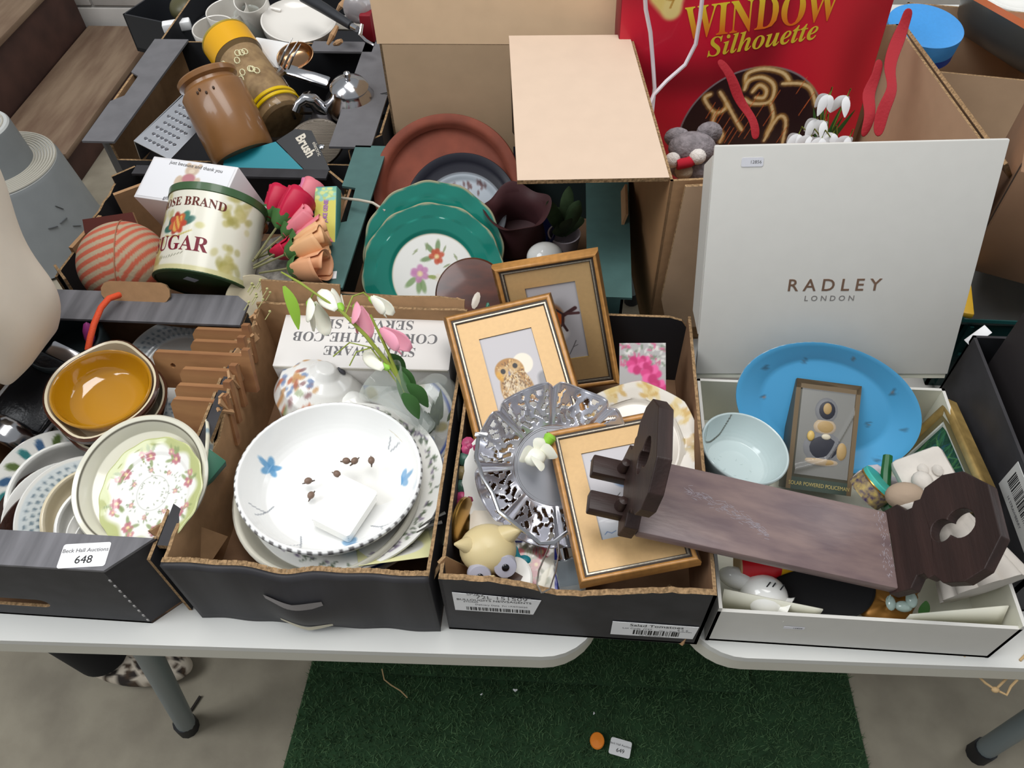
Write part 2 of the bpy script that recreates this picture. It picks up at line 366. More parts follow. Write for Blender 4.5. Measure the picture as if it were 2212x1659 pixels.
panel(c2, 'side_panel', (-w2, D), (-w2, 0), H2, out=lambda L: torn(L, H2, 24, .003, dips=[(L*.55, .06, .02)], seed=4), mats=(BLK, KRA, EDG))
G().prism([(-w2-.013, .02), (-w2+.002, .02), (-w2+.002, D-.06), (-w2-.013, D-.04)], z0=H2-.010, z1=H2-.002, ms=(0, 0, 1)).obj('folded_edge', (BLK, EDG), c2, smooth=False)
panel(c2, 'back_panel', (w2, D), (-w2, D), H2, out=lambda L: torn(L, H2+.012, 20, .001, seed=8), mats=(BLK, KRA, EDG))
G().prism([(0, 0), (.115, 0), (.118, .062), (.004, .066)], z0=-.004, z1=0, ms=(0, 1, 2)).obj('back_flap', (KRA, BLK, EDG), c2, fr((-w2+.004, D-.002, H2-.025), (0, -.96, .28)), smooth=False)
G().prism([(0, 0), (.184, 0), (.186, .03), (.15, .034), (.002, .030)], z0=-.004, z1=0, ms=(0, 1, 2)).obj('back_flap', (KRA, BLK, EDG), c2, fr((-w2+.114, D-.004, H2-.006), (0, -.93, .36)), smooth=False)
G().prism([(0, 0), (.055, 0), (.03, .085), (.0, .10)], z0=-.004, z1=0, ms=(0, 1, 2)).obj('corner_flap', (KRA, KRA, EDG), c2, fr((-w2+.006, .03, .05), (.9, -.3, .35), (.2, 1, 0)), smooth=False)
G().prism([(0, 0), (.035, 0), (.03, .05), (.012, .066), (0, .05)], z0=-.004, z1=0, ms=(0, 1, 2)).obj('torn_strip', (KRA, KRA, EDG), c2, fr((w2-.006, .01, H2-.04), (-.9, .3, .3), (.1, 1, 0)), smooth=False)
g = G(); rnd = random.Random(2)
for i in range(30):
    y = .22+.18*i/30; z = H2-.01+.006*math.sin(i); g.box(-.005, .005, -.007, .007, -.012, .014, M=tr(-w2+rnd.uniform(-.006, .004), y, z) @ rt(rnd.uniform(-40, 40)) @ rt(rnd.uniform(-50, 50), 'Y') @ Matrix.Diagonal((.35, rnd.uniform(.4, 1), rnd.uniform(.4, 1), 1)))
tag(g.obj('torn_fibres', KRA, c2, smooth=False), kind='stuff')
# ---- crate 3: front, third from left
c3 = thing('produce_crate', 'black cardboard produce crate with two white barcode labels, holding bird pictures and silver basket', 'crate', (.0225, .372, T), 'black cardboard crates')
w2 = .152; D = .417; H3 = .142
G().box(-w2, w2, 0, D, .001, .005).obj('base', KRD, c3)
panel(c3, 'front_panel', (-w2, 0), (w2, 0), H3, out=lambda L: torn(L, H3, 44, .0014, dips=[(.155, .10, .024), (.125, .03, .006)], seed=3), th=.007, mats=(BLK, KRA, EDG))
panel(c3, 'side_panel', (w2, 0), (w2, D), H3, mats=(BLK, KRD, EDG), out=lambda L: torn(L, H3, 24, .001, seed=7))
panel(c3, 'side_panel', (-w2, D), (-w2, 0), H3, mats=(BLK, BLK, EDG), out=lambda L: torn(L, H3-.004, 26, .0016, seed=2))
panel(c3, 'back_panel', (w2, D), (-w2, D), H3, mats=(BLK, BLU, EDG), out=lambda L: [(0, 0), (L, 0), (L, H3-.012), (L*.9, H3-.012), (L*.8, H3), (.03, H3), (.012, H3-.006), (0, H3-.025)])
for sx in (-1, 1):
    G().prism([(0, 0), (.048, 0), (.010, .075), (0, .072)], z0=-.004, z1=0, ms=(0, 1, 2)).obj('corner_flap', (KRA, KRA, EDG), c3, fr((sx*(w2-.008), .008, H3-.072), (sx*-.7, -.7, .2), (-sx*.75, .65, .0)), smooth=False)
lb = G().prism([(0, 0), (.092, .0), (.101, .040), (.0, .048)], z0=0, z1=.0006).obj('address_label', WLB, c3, fr((-.139, -.0011, .064), (0, -1, 0)))
def bars(par, x0, x1, y0, y1, seed, z=.0008, M=None):
    g = G(); rnd = random.Random(seed); x = x0
    while x < x1:
        b = rnd.choice((.0007, .0007, .0014, .002)); g.box(x, min(x+b, x1), y0, y1, 0, .0001); x += b+rnd.choice((.0007, .0011, .0018))
    return g.obj('barcode', INK, par, M or tr(0, 0, z))
bars(lb, .014, .088, .003, .012, 4)
for s_, sz, x, y, mt in (('72L 151509', .0125, .056, .0395, INKG), ("BULLOUGH'S NEWSAGENTS", .0068, .047, .031, INK), ('STORES', .0050, .02, .0255, INKG), ('Delivery Date  Fri 17/07/2020', .0050, .055, .019, INKG), ('SP2K2', .0075, .026, .046, INKG), ('Of: 1  Tote', .005, .078, .044, INKG)): text(s_, sz, mt, lb, tr(x, y, .0007), ext=.00005)
lb2 = G().prism([(0, 0), (.098, .0), (.1, .036), (.0, .038)], z0=0, z1=.0006).obj('product_label', WLB, c3, fr((.046, -.0011, .020), (0, -1, 0)))
bars(lb2, .026, .080, .005, .018, 9)
for s_, sz, x, y, mt in (('Salad Tomatoes', .0098, .052, .031, INK), ('6 x 6', .0062, .083, .024, INKG), ('Lot Code  JY27', .0055, .030, .0215, INKG), ('Class 1  Origin: Dutch/KEN', .0034, .075, .0195, INKG), ('keep refrigerated below 12 C', .003, .052, .0025, INKG)): text(s_, sz, mt, lb2, tr(x, y, .0007), ext=.00005)
# ---- white presentation box with its lid standing open
WCB = mat('white_gift_board', '#cfcdc7', .5, var=.02, vs=40); WCI = mat('cream_board_inside', '#dcdaca', .5)
wb = thing('gift_box', 'large white presentation box with its lid standing open behind the blue platter', 'box', (.352, .378, T))
w2 = .167; D = .336; HW = .096
G().box(-w2, w2, 0, D, .001, .006).obj('base', WCI, wb)
WM = (WCB, WCI, WCB)
panel(wb, 'front_wall', (-w2, 0), (w2, 0), .087, th=.004, mats=WM)
panel(wb, 'side_wall', (w2, 0), (w2, D), HW, th=.004, mats=WM); panel(wb, 'side_wall', (-w2, D), (-w2, 0), HW, th=.004, mats=WM)
panel(wb, 'back_wall', (w2, D), (-w2, D), HW, th=.004, mats=WM)
def tab(u, v, s): return (s*(.158-.11*u), .010+.016*(1-u)*(.3+.7*v), .062+.0285*v-.004*u)
for s_ in (-1, 1):
    f = G().surf(lambda u, v: tab(u, v, s_), 12, 2).obj('inner_tab', WCI, wb); thicken(f, .0015, 0)
th = math.radians(21); M = fr((-w2-.003, D+.003, HW+.006), (-.0, -math.cos(th), math.sin(th)), (1, 0, 0)) @ rt(2.6)
lid = G().box(0, .336, 0, .312, -.006, 0, b=.0015).obj('lid', WCB, wb, M)
G().box(.001, .335, -.008, .0, -.005, -.003, b=.0008).obj('hinge_strip', WCI, lid)
G().prism([(0, .06), (0, .30), (-.034, .28), (-.034, .08)], z0=0, z1=.002).obj('lid_flap', WCB, lid, fr((0.001, 0, -.004), (-1, 0, .12), (.12, 0, 1))) 
GLD = mat('copper_foil', '#9a7b66', .3, .8)
text('RADLEY', .0235, GLD, lid, tr(.166, .131, .0003), sp=1.55, off=.0002); text('LONDON', .0105, mat('grey_foil', '#8f8a86', .35, .5), lid, tr(.163, .113, .0003), sp=1.65)
s_ = G().prism(rrect(-.013, .013, -.0055, .0055, .002, 3), z0=0, z1=.0004).obj('price_sticker', mat('pale_sticker', '#dcdce2', .35), lid, tr(.046, .292, .0002)); text('12856', .0055, INKG, s_, tr(.004, 0, .0005), ext=.00005)
s_ = G().prism(rrect(-.012, .012, -.003, .003, .001, 3), z0=0, z1=.0004).obj('price_sticker', mat('pale_sticker', '#dcdce2', .35), wb, fr((-.074, -.0005, .055), (0, -1, 0))); text('12826', .0045, INKG, s_, tr(.004, 0, .0005), ext=.00005)
# ---- crate 4: second row left
c4 = thing('produce_crate', 'black cardboard crate in the second row, holding sugar tin and striped pincushion', 'crate', (-.585, .815, T), 'black cardboard crates')
w2 = .203; D = .285; H4 = .142; o8 = octo(-w2, w2, 0, D, .03)
G().prism(o8, z0=.001, z1=.005).obj('base', KRD, c4)
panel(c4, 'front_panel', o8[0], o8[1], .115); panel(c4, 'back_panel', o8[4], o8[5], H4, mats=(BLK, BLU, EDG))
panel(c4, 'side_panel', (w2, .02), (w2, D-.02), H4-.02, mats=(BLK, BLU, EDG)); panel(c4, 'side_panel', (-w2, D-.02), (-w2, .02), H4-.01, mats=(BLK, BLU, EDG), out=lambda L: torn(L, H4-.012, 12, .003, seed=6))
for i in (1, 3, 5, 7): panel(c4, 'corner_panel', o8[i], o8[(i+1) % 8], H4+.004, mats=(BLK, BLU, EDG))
G().box(-.17, .17, D-.022, D+.002, H4, H4+.004).obj('back_ledge', BLK, c4)
for a, b in (((-.205, .08), (-.19, .16)), ((-.19, .215), (-.13, .262)), ((-.125, .262), (-.1, .262))):
    p, q = V((*a, 0)), V((*b, 0)); G().box(0, (q-p).length, -.003, .004, .02, H4-.004).obj('liner_strip', KRA, c4, fr((p.x+.004, p.y, 0), (0, 0, 1), q-p))
G().prism([(0, 0), (.085, 0), (.082, .02), (.002, .022)], z0=-.005, z1=0, ms=(0, 1, 2)).obj('torn_flap', (mat('dark_red_card', '#5d2c25', .8), KRA, KRA), c4, fr((-.185, .105, H4+.004), (.1, -.75, .65), (.95, .2, .08)), smooth=False)
# ---- crate 5: second row middle, green, ends are ledges left and right
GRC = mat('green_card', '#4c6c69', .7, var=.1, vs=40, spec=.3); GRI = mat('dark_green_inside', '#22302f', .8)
c5 = thing('produce_crate', 'dark green cardboard crate in the middle of the second row, holding the teal plates', 'crate', (-.145, .815, T), 'green cardboard crates')
w2 = .225; D = .355; H5 = .145
G().box(-w2, w2, 0, D, .001, .005).obj('base', KRD, c5)
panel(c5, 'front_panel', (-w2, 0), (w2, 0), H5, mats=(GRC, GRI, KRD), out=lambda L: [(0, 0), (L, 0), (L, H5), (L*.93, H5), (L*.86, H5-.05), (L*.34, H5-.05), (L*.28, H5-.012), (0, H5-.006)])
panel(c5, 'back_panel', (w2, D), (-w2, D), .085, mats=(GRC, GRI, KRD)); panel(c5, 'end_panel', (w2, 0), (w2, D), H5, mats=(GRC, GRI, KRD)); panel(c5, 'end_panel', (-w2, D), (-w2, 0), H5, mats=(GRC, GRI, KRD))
G().prism([(-w2-.012, 0), (-w2+.04, 0), (-w2+.045, D), (-w2-.012, D), (-w2-.012, .24), (-w2+.012, .235), (-w2+.015, .15), (-w2-.012, .14)], z0=H5, z1=H5+.004).obj('end_ledge', GRC, c5, smooth=False)
G().prism([(w2-.052, 0), (w2+.012, 0), (w2+.012, D), (w2-.06, D)], z0=H5, z1=H5+.004).obj('end_ledge', GRC, c5, smooth=False)
G().prism([(0, 0), (.085, 0), (.08, .022), (.005, .022)], z0=-.004, z1=0).obj('handle_flap', KRA, c5, fr((-w2-.014, .235, H5-.004), (1, .0, .3), (0, -1, 0)), smooth=False)
G().prism([(0, 0), (.085, 0), (.08, .022), (.005, .022)], z0=-.004, z1=0).obj('handle_flap', KRA, c5, fr((w2-.002, .245, H5+.001), (-1, .0, .3), (0, -1, 0)), smooth=False)
G().box(-.012, .012, -.008, .008, 0, .0012).obj('ledge_sticker', WLB, c5, tr(-w2+.014, .024, H5+.0042) @ rt(8))
# ---- crate 6: third row left
c6 = thing('produce_crate', 'black cardboard crate in the third row, holding grater, jars and teapot', 'crate', (-.612, 1.165, T), 'black cardboard crates')
w2 = .268; D = .365; H6 = .145; o8 = octo(-w2, w2, 0, D, .05)
G().prism(o8, z0=.001, z1=.005).obj('base', BLU, c6)
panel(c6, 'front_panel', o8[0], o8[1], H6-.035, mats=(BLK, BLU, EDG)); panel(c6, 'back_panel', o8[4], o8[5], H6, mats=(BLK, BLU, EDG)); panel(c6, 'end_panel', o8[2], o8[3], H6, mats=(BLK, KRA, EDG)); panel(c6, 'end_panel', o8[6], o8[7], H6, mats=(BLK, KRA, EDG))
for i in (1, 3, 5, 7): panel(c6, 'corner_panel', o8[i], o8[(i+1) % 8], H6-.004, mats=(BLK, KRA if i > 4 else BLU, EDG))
G().prism([(-w2-.0, 0), (-w2+.06, 0), (-w2+.072, D), (-w2-.0, D), (-w2, .235), (-w2+.02, .22), (-w2+.02, .15), (-w2, .13)], z0=H6, z1=H6+.004).obj('end_ledge', GRY, c6, smooth=False)
G().prism([(w2-.085, 0), (w2-.01, 0), (w2-.01, D), (w2-.09, D)], z0=H6, z1=H6+.004).obj('end_ledge', GRY, c6, smooth=False)
G().prism([(.07, D-.04), (w2-.07, D-.04), (w2-.07, D), (.07, D)], z0=H6, z1=H6+.004).obj('back_ledge', GRY, c6, smooth=False)
G().prism([(0, 0), (.105, 0), (.09, .03), (.015, .03)], z0=-.004, z1=0).obj('handle_flap', KRA, c6, fr((-w2-.002, .235, H6-.003), (.9, 0, .4), (0, -1, 0)), smooth=False)
# ---- crate 7: fourth row left
c7 = thing('produce_crate', 'black cardboard crate at the back left, holding white mugs and cutlery', 'crate', (-.625, 1.545, T), 'black cardboard crates')
w2 = .262; D = .34
G().box(-w2, w2, 0, D, .001, .005).obj('base', BLU, c7)
for a, b in (((-w2, 0), (w2, 0)), ((w2, 0), (w2, D)), ((w2, D), (-w2, D)), ((-w2, D), (-w2, 0))): panel(c7, 'side_panel', a, b, .13, mats=(BLK, BLU, EDG))
# ---- carton with a printed line drawing, its top flap standing up
k2 = thing('carton', 'plain brown carton behind the terracotta saucer, tall flap open, line drawing on its front', 'carton', fr((-.335, 1.262, T), (0, 0, 1), (1, .02, 0)))
panel(k2, 'front_panel', (0, 0), (.40, 0), .285, mats=(CA2, CA2, EDG)); panel(k2, 'side_panel', (0, .25), (0, 0), .285, mats=(CA2, CA2, EDG)); panel(k2, 'side_panel', (.40, 0), (.40, .25), .285, mats=(CA2, CA2, EDG)); panel(k2, 'back_panel', (.4, .25), (0, .25), .285, mats=(CA2, CA2, EDG))
G().prism([(0, 0), (.43, .0), (.43, .17), (-.012, .17)], z0=-.004, z1=0, ms=(0, 0, 1)).obj('top_flap', (CA2, EDG), k2, fr((-.004, .0, .286), (0, -.96, .28)), smooth=False)
DRW = mat('printed_line', '#3c2c26', .8); NVY = mat('navy_print', '#20263c', .7)
gd = G()
def ln(pts, r=.0012): gd.tube([(x, -.0008, z) for x, z in pts], r, 4)
ln([(.225, .278), (.222, .26), (.222, .12), (.232, .098), (.26, .088)]); ln([(.229, .255), (.229, .125), (.24, .108), (.3, .105)], .0008); ln([(.229, .265), (.4, .272)]); ln([(.232, .274), (.27, .281), (.4, .283)], .0008)
for i in range(6): ln([(.23, .243-i*.022), (.4, .245-i*.022)], .0008)
gd.obj('line_drawing', DRW, k2)
G().box(.222, .398, -.0006, 0, .0, .088).obj('navy_panel', NVY, k2)
# ---- big carton with the window decoration, flaps folded out
k3 = thing('carton', 'big open brown carton with flaps folded out, holding the red window silhouette pack', 'carton', fr((.128, .868, T), (0, 0, 1), (.9929, .119, 0)))
HB = .312; WB = .436; DB = .382; KM = (CAR, CAR, EDG)
panel(k3, 'front_panel', (0, 0), (WB, 0), HB, mats=(KRA, CAR, EDG)); panel(k3, 'side_panel', (WB, 0), (WB, DB), HB, mats=KM); panel(k3, 'back_panel', (WB, DB), (0, DB), HB, mats=KM); panel(k3, 'side_panel', (0, DB), (0, 0), HB, mats=(mat('carton_outside', '#a98058', .85, var=.08, vs=20), CAR, EDG))
G().box(0, WB, 0, DB, .001, .005).obj('base', CAR, k3)
G().prism([(.004, .0), (DB, .0), (DB-.004, .195), (.0, .20)], z0=-.006, z1=0, ms=(0, 0, 1)).obj('left_flap', (mat('carton_flap', '#d2baa4', .8, var=.03, vs=30), EDG), k3, fr((-.001, .0, HB+.003), (.05, 0, 1), (0, 1, 0)), smooth=False)
G().prism([(.012, 0), (.30, 0), (.30, -.258), (.02, -.262), (.004, -.20)], z0=0, z1=.005, ms=(0, 0, 1)).obj('front_flap', (CAR, EDG), k3, fr((0.006, -.006, HB-.002), (0, -.995, .03)), smooth=False)
G().prism([(0, 0), (DB, 0), (DB-.02, .06), (.25, .065), (.17, .04), (.09, .065), (.02, .05)], z0=-.005, z1=0, ms=(0, 0, 1)).obj('right_flap', (CAR, EDG), k3, fr((WB+.004, 0, HB), (-.75, 0, -.66), (0, 1, 0)), smooth=False)
# ---- cartons and crates on the right
BR2 = mat('brown_carton_dark', '#8d6c52', .85, var=.1, vs=15)
tq = thing('plastic_crate', 'dark teal plastic crate in shadow behind the white lid on the right', 'crate', (.70, .80, T))
TEA = mat('teal_plastic', '#15403f', .4)
panel(tq, 'front_wall', (-.15, 0), (.15, 0), .14, mats=(TEA, TEA, TEA)); panel(tq, 'side_wall', (.15, 0), (.15, .3), .14, mats=(TEA, TEA, TEA)); panel(tq, 'back_wall', (.15, .3), (-.15, .3), .14, mats=(TEA, TEA, TEA)); panel(tq, 'side_wall', (-.15, .3), (-.15, 0), .14, mats=(TEA, TEA, TEA))
G().tube([(-.152, -.002, .142), (.152, -.002, .142), (.152, .302, .142), (-.152, .302, .142)], .005, 6, closed=True).obj('rim', TEA, tq)
for i in range(4): G().box(-.14+i*.09, -.135+i*.09, -.006, 0, .01, .135).obj('rib', TEA, tq)
G().box(-.15, .15, -.005, 0, .07, .076).obj('rib', TEA, tq)
k4 = thing('carton', 'closed brown carton resting on the teal crate at the right edge', 'carton', fr((.58, .905, .884), (0, 0, 1), (.92, -.38, 0)))
G().box(0, .30, 0, .24, 0, .17, b=.002).obj('body', BR2, k4)
G().box(-.001, .301, .115, .125, .1695, .1705).obj('seam', mat('dark_seam', '#3d2e24', .9), k4); G().box(-.0005, .0, .012, .020, .0, .17).obj('seam', mat('dark_seam', '#3d2e24', .9), k4)
tag(G().box(-.009, .009, -.10, .06, -.005, .005, b=.003).obj('yellow_bar', mat('yellow_plastic', '#d0a52c', .45), None, tr(.572, .90, .889) @ rt(-12)), 'mustard yellow plastic bar on the rim of the teal crate under the brown carton', 'bar')
c8 = thing('produce_crate', 'black cardboard crate at the right edge with a barcode label on its side', 'crate', fr((.545, .44, T), (0, 0, 1), (1, .0, 0)), 'black cardboard crates')
panel(c8, 'side_panel', (0, .32), (0, 0), .155, mats=(BLK, BLU, BLK)); panel(c8, 'front_panel', (0, 0), (.32, 0), .155, mats=(BLK, BLU, BLK)); panel(c8, 'back_panel', (.32, .32), (0, .32), .155, mats=(BLK, BLU, BLK)); panel(c8, 'side_panel', (.32, 0), (.32, .32), .155, mats=(BLK, BLU, BLK))
G().box(0, .32, 0, .32, .001, .005).obj('base', BLU, c8)
lb = G().prism([(0, 0), (.095, 0), (.095, .05), (0, .05)], z0=0, z1=.0008).obj('barcode_label', mat('dull_label', '#c9c9c6', .5), c8, fr((-.0006, .122, .098), (-1, 0, 0), (0, -1, 0)))
bars(lb, .008, .088, .018, .040, 12); text('14 STRAWBERRY', .006, INKG, lb, tr(.045, .009, .0009))
k5 = thing('printed_carton', 'tall dark printed carton standing inside the right-hand black crate', 'carton', fr((.60, .50, .747), (0, 0, 1), (1, .12, 0)))
G().box(0, .22, 0, .24, 0, .24, b=.002).obj('body', mat('dark_printed_card', '#2c2829', .6), k5)
G().lathe([(0, 0), (.009, 0), (.009, .0006)], 20).obj('round_print', mat('brown_print', '#8a6a4a', .7), k5, fr((-.0004, .14, .165), (-1, 0, 0)))
G().prism([(0, 0), (.10, 0), (.10, .07), (0, .07)], z0=0, z1=.0006).obj('wood_print', mat('tan_print', '#a8835a', .7, var=.4, vs=60, stretch=(1, .2, 1)), k5, fr((-.0002, .13, .20), (-1, 0, 0), (0, -1, 0)))
tag(G().box(-.016, .016, -.007, .007, 0, .0012, b=.0004).obj('paper_tag', WLB, None, fr((.556, .765, .888), (-.3, -.5, .8), (.8, .5, .4))), 'small white paper tag beside the upper right corner of the white box', 'tag')
# ================================================================== crockery helpers
def dens(p, st):
    o = [p[0]]
    for a, b in zip(p, p[1:]):
        n = max(1, int(math.hypot(b[0]-a[0], b[1]-a[1])/st)); o += [(a[0]+(b[0]-a[0])*i/n, a[1]+(b[1]-a[1])*i/n) for i in range(1, n+1)]
    return o
def platep(r, h=.018, well=.62, t=.004):
    w_ = well*r; return [(0, t), (w_*.6, t), (w_, t), (w_+r*.06, t+h*.28), (r*.9, h*.86+t*.4), (r-.0012, h+t*.4), (r, h), (r-.0008, h-t*.6), (r*.88, h*.7-t*.3), (w_+r*.07, h*.12), (w_, 0), (w_*.8, -.001), (0, 0)]
def bowlp(r, h, foot=.5, t=.005, p=.5):
    o = [(0, t)]
    for i in range(9):
        u = i/8; o.append((r*foot+(r-t-r*foot)*u**p if i else r*foot*.8, t+(h-t)*u**1.3))
    o += [(r-t*.5, h+t*.2), (r, h-t*.2)]
    for i in range(8, -1, -1):
        u = i/8; o.append((r*foot+(r-r*foot)*u**p, (h-t)*u**1.3))
    return o+[(0, 0)]
def dish(name, prof, label, cat, M, m=POR, fn=None, n=64, st=None, rf=None, sx=1, sy=1, group=None, base='#ecebe6'):
    o = G().lathe(dens(prof, st) if st else prof, n, rf=rf, sx=sx, sy=sy).obj(name, PVC if fn else m, None, M, sharp=60)
    if fn:
        def f(x, y, z): a = Art(x, y, base); a.z = z; fn(a); return a.c
        paint(o, f)
    return tag(o, label, cat, group)
def discM(px, py, z, r, n, s=1):        # disc whose uppermost rim point is seen at the pixel
    n = V(n).normalized(); u = V((0, 0, 1))-n*n.z; u = u.normalized() if u.length > 1e-4 else V((0, 1, 0))
    return fr(at(px, py, z)-u*r*s, n)
def flowers(a, pts, r, col, leaf='#7c9462', seed=1):
    rnd = random.Random(seed)
    for (x, y) in pts:
        for k in range(3): t = rnd.uniform(0, 360); a.blob(x+r*1.5*math.cos(math.radians(t)), y+r*1.5*math.sin(math.radians(t)), r*.9, r*.35, leaf, t, .5, .8)
        for k in range(6): t = k*60+rnd.uniform(0, 40); a.blob(x+r*.65*math.cos(math.radians(t)), y+r*.65*math.sin(math.radians(t)), r*.5, r*.4, col, t, .5, .85)
        a.blob(x, y, r*.35, r*.35, '#f3e3a0', 0, .6, .7)
def ringpts(R, n, a0=0): return [(R*math.cos(a0+2*PI*i/n), R*math.sin(a0+2*PI*i/n)) for i in range(n)]
# ================================================================== crate 1 contents
STW = mat('cream_stoneware', '#d8ccb0', .22, coat=.3); STB = mat('brown_glaze', '#4b2c1f', .2, coat=.3)
AMB = mat('amber_glass', '#c48a0c', .05, alpha=.85, coat=1., spec=.8)
lugd = at(256, 740, .86)-at(172, 957, .86); la = math.atan2(lugd.y, lugd.x)
def lug(a, r, z): return (1+.15*max(0, math.cos(2*(a-la)))**3*(1 if r > .05 else 0), 0)
def cass(c, label, n):
    t = thing('soup_dish', label, 'dish', fr(c, n), 'lug-handled stoneware soup dishes')
    p = bowlp(.072, .044, .62, .006, .6)
    G().lathe(p[:11], 64, rf=lug).obj('glazed_inside', STW, t); G().lathe(p[10:], 64, rf=lug).obj('brown_outside', STB, t)
    return t
ca = at(221, 842, .884); nn = (.12, -.06, 1)
cass(ca-V(nn).normalized()*.040, 'upper cream and brown stoneware soup dish with lugs, amber bowl nested in it', nn)
cass(ca-V(nn).normalized()*.064+V((.006, -.002, 0)), 'lower stoneware soup dish half hidden under the upper one, brown outside', nn)
dish('glass_bowl', bowlp(.0635, .036, .6, .003, .55), 'amber yellow glass bowl nested in the cream stoneware dish', 'bowl', fr(ca-V(nn).normalized()*.030, nn), m=AMB)
def lattice(a):
    r = np.hypot(a.x, a.y); R_ = r.max(); a.mix(((r > R_*.62) & (r < R_*.95))*.8, '#d3dde2')
    for k in range(48):
        for j, q in enumerate((.69, .78, .87)):
            t = 2*PI*(k+.5*(j % 2))/48; a.blob(R_*q*math.cos(t), R_*q*math.sin(t), .0022, .0022, '#5f7687', 0, .6, .85)
def leaves(a):
    R_ = np.hypot(a.x, a.y).max()
    for k, (x, y) in enumerate(ringpts(R_*.84, 22)): a.blob(x, y, .0085, .005, ('#2f7a7c', '#5c6f3c', '#3c5f86')[k % 3], 40+k*33, .4)
def speck(a):
    R_ = np.hypot(a.x, a.y).max(); rnd = random.Random(5)
    for i in range(200):
        q, t = R_*rnd.uniform(.72, .93), rnd.uniform(0, 6.28); a.blob(q*math.cos(t), q*math.sin(t), .0022, .0022, '#3a3b44', 0, .5, .8)
dn = (.62, -.22, .75)
gp = 'plates fanned on edge at the left of the front left crate'
fan = [('plate', 18, 983, .868, .085, platep(.085, .012), leaves, 'white plate with teal leaf border, leftmost of the fanned plates'),
       ('bowl', 42, 1012, .872, .08, bowlp(.08, .03, .6), None, 'plain white bowl in the fan, just right of the leaf-bordered plate'),
       ('rattan_dish', 20, 1058, .872, .075, platep(.075, .014), 'b', 'dark brown woven dish between white pieces in the fan'),
       ('plate', 38, 1050, .878, .078, platep(.078, .012), None, 'plain white plate in the fan, right of the first brown dish'),
       ('dish', 26, 1094, .872, .07, platep(.07, .012), 'b', 'glossy dark brown dish tucked left of the blue lattice plate'),
       ('plate', 68, 1043, .886, .085, platep(.085, .012), lattice, 'white plate with pale blue dotted lattice rim, widest of the fan'),
       ('bowl', 112, 1058, .880, .066, bowlp(.066, .024, .62), 'c', 'cream bowl in the fan, right of the lattice plate'),
       ('bowl', 138, 1085, .876, .058, bowlp(.058, .022, .6), None, 'white bowl in the fan, right of the cream bowl'),
       ('saucer', 160, 1112, .872, .048, platep(.048, .010), None, 'white saucer, second from right in the fan'),
       ('saucer', 172, 1135, .868, .042, platep(.042, .009), None, 'smallest white saucer, rightmost in the fan')]
BRN = mat('brown_gloss', '#3b241d', .3, var=.4, vs=60, bump=.3, bs=200)
for nm, px, py, z, r, pr, fn, lb in fan:
    r *= 1.03; M_ = discM(px, py, z-.024, r, dn) @ Matrix.Scale(1.03, 4)
    if fn in ('b', 'c'): dish(nm, pr, lb, 'plate' if fn == 'b' else 'bowl', M_, m=BRN if fn == 'b' else STW, group=gp)
    else: dish(nm, pr, lb, 'plate' if 'bowl' not in nm else 'bowl', M_, fn=fn, st=.0022 if fn else None, n=180 if fn else 56, group=gp)
dish('plate', platep(.075, .012), 'white plate with dark speckled border, under the soup dishes', 'plate', fr(at(205, 925, .785), (.05, 0, 1)), fn=speck, st=.003, n=120)
dish('plate', platep(.085, .012), 'pale blue patterned plate behind the toast rack', 'plate', fr(at(392, 800, .80), (.05, -.25, 1)), fn=lattice, st=.003, n=160)
# stoneware bowl with dark line and floral plate in it
cb = V((-.504, .470, .894)); nb = V((-.04, -.29, .96)).normalized()
def lined(a): r = np.hypot(a.x, a.y); a.mix(np.clip(1-abs(r-.0765)/.0014, 0, 1)*(a.z > .02), '#3f3a2e')
dish('bowl', [(0, .006), (.055, .006), (.068, .012), (.0755, .026), (.0775, .028), (.0822, .030), (.0845, .027), (.082, .020), (.07, .004), (.058, 0), (0, 0)], 'cream stoneware bowl with a dark line inside its rim, holding the floral plate', 'bowl', fr(cb-nb*.028, nb), fn=lined, st=.0008, n=110, base='#dfdccb')
def floral(a):
    r = np.hypot(a.x, a.y); t = np.arctan2(a.y, a.x)
    a.mix(np.clip((r-.0545-.004*np.sin(9*t))/.006, 0, 1)*.8, '#a9b06a'); a.mix(np.clip((r-.0685)/.0012, 0, 1), '#d9d8a6')
    pts = ringpts(.048, 8, .3); flowers(a, pts, .0062, '#b8727c', '#8b9a6a', 4); flowers(a, ringpts(.053, 8, .5), .004, '#c98f92', '#9aa36f', 6); flowers(a, ringpts(.030, 7, .1), .003, '#c99a9a', '#93a07c', 8)
    a.mix(np.clip(1-abs(r-.0215)/.0009, 0, 1)*.45, '#9fa39c')
    rnd = random.Random(11)
    for i in range(90): q, u = rnd.uniform(.012, .045), rnd.uniform(0, 6.28); a.blob(q*math.cos(u), q*math.sin(u), .0016, .0007, '#6f7b62', rnd.uniform(0, 180), .6, .5)
nf = V((-.17, -.30, .94)).normalized()
dish('plate', platep(.069, .008, .68, .003), 'floral plate with green scalloped edge and pink roses, in the lined stoneware bowl', 'plate', fr(V((-.490, .457, .893))-nf*.014, nf), fn=floral, st=.0011, n=220, rf=lambda a, r, z: (1+.012*math.sin(14*a)*(r > .06), 0))
# green thin box in the corner
GRN = mat('green_box_card', '#2f6b53', .55)
p0, p1 = at(345, 1135, .862), at(418, 1040, .892); ax = (p1-p0)
gb = thing('slim_box', 'slim green cardboard box wedged in the right front corner of the far left crate', 'box', fr(p0, V((.35, -.35, .87)), ax))
G().box(0, .105, -.011, .016, -.03, 0, b=.001).obj('sleeve', GRN, gb); G().box(.104, .1055, -.010, .015, -.029, -.001).obj('end_flap', mat('green_box_end', '#3f7e63', .55), gb)
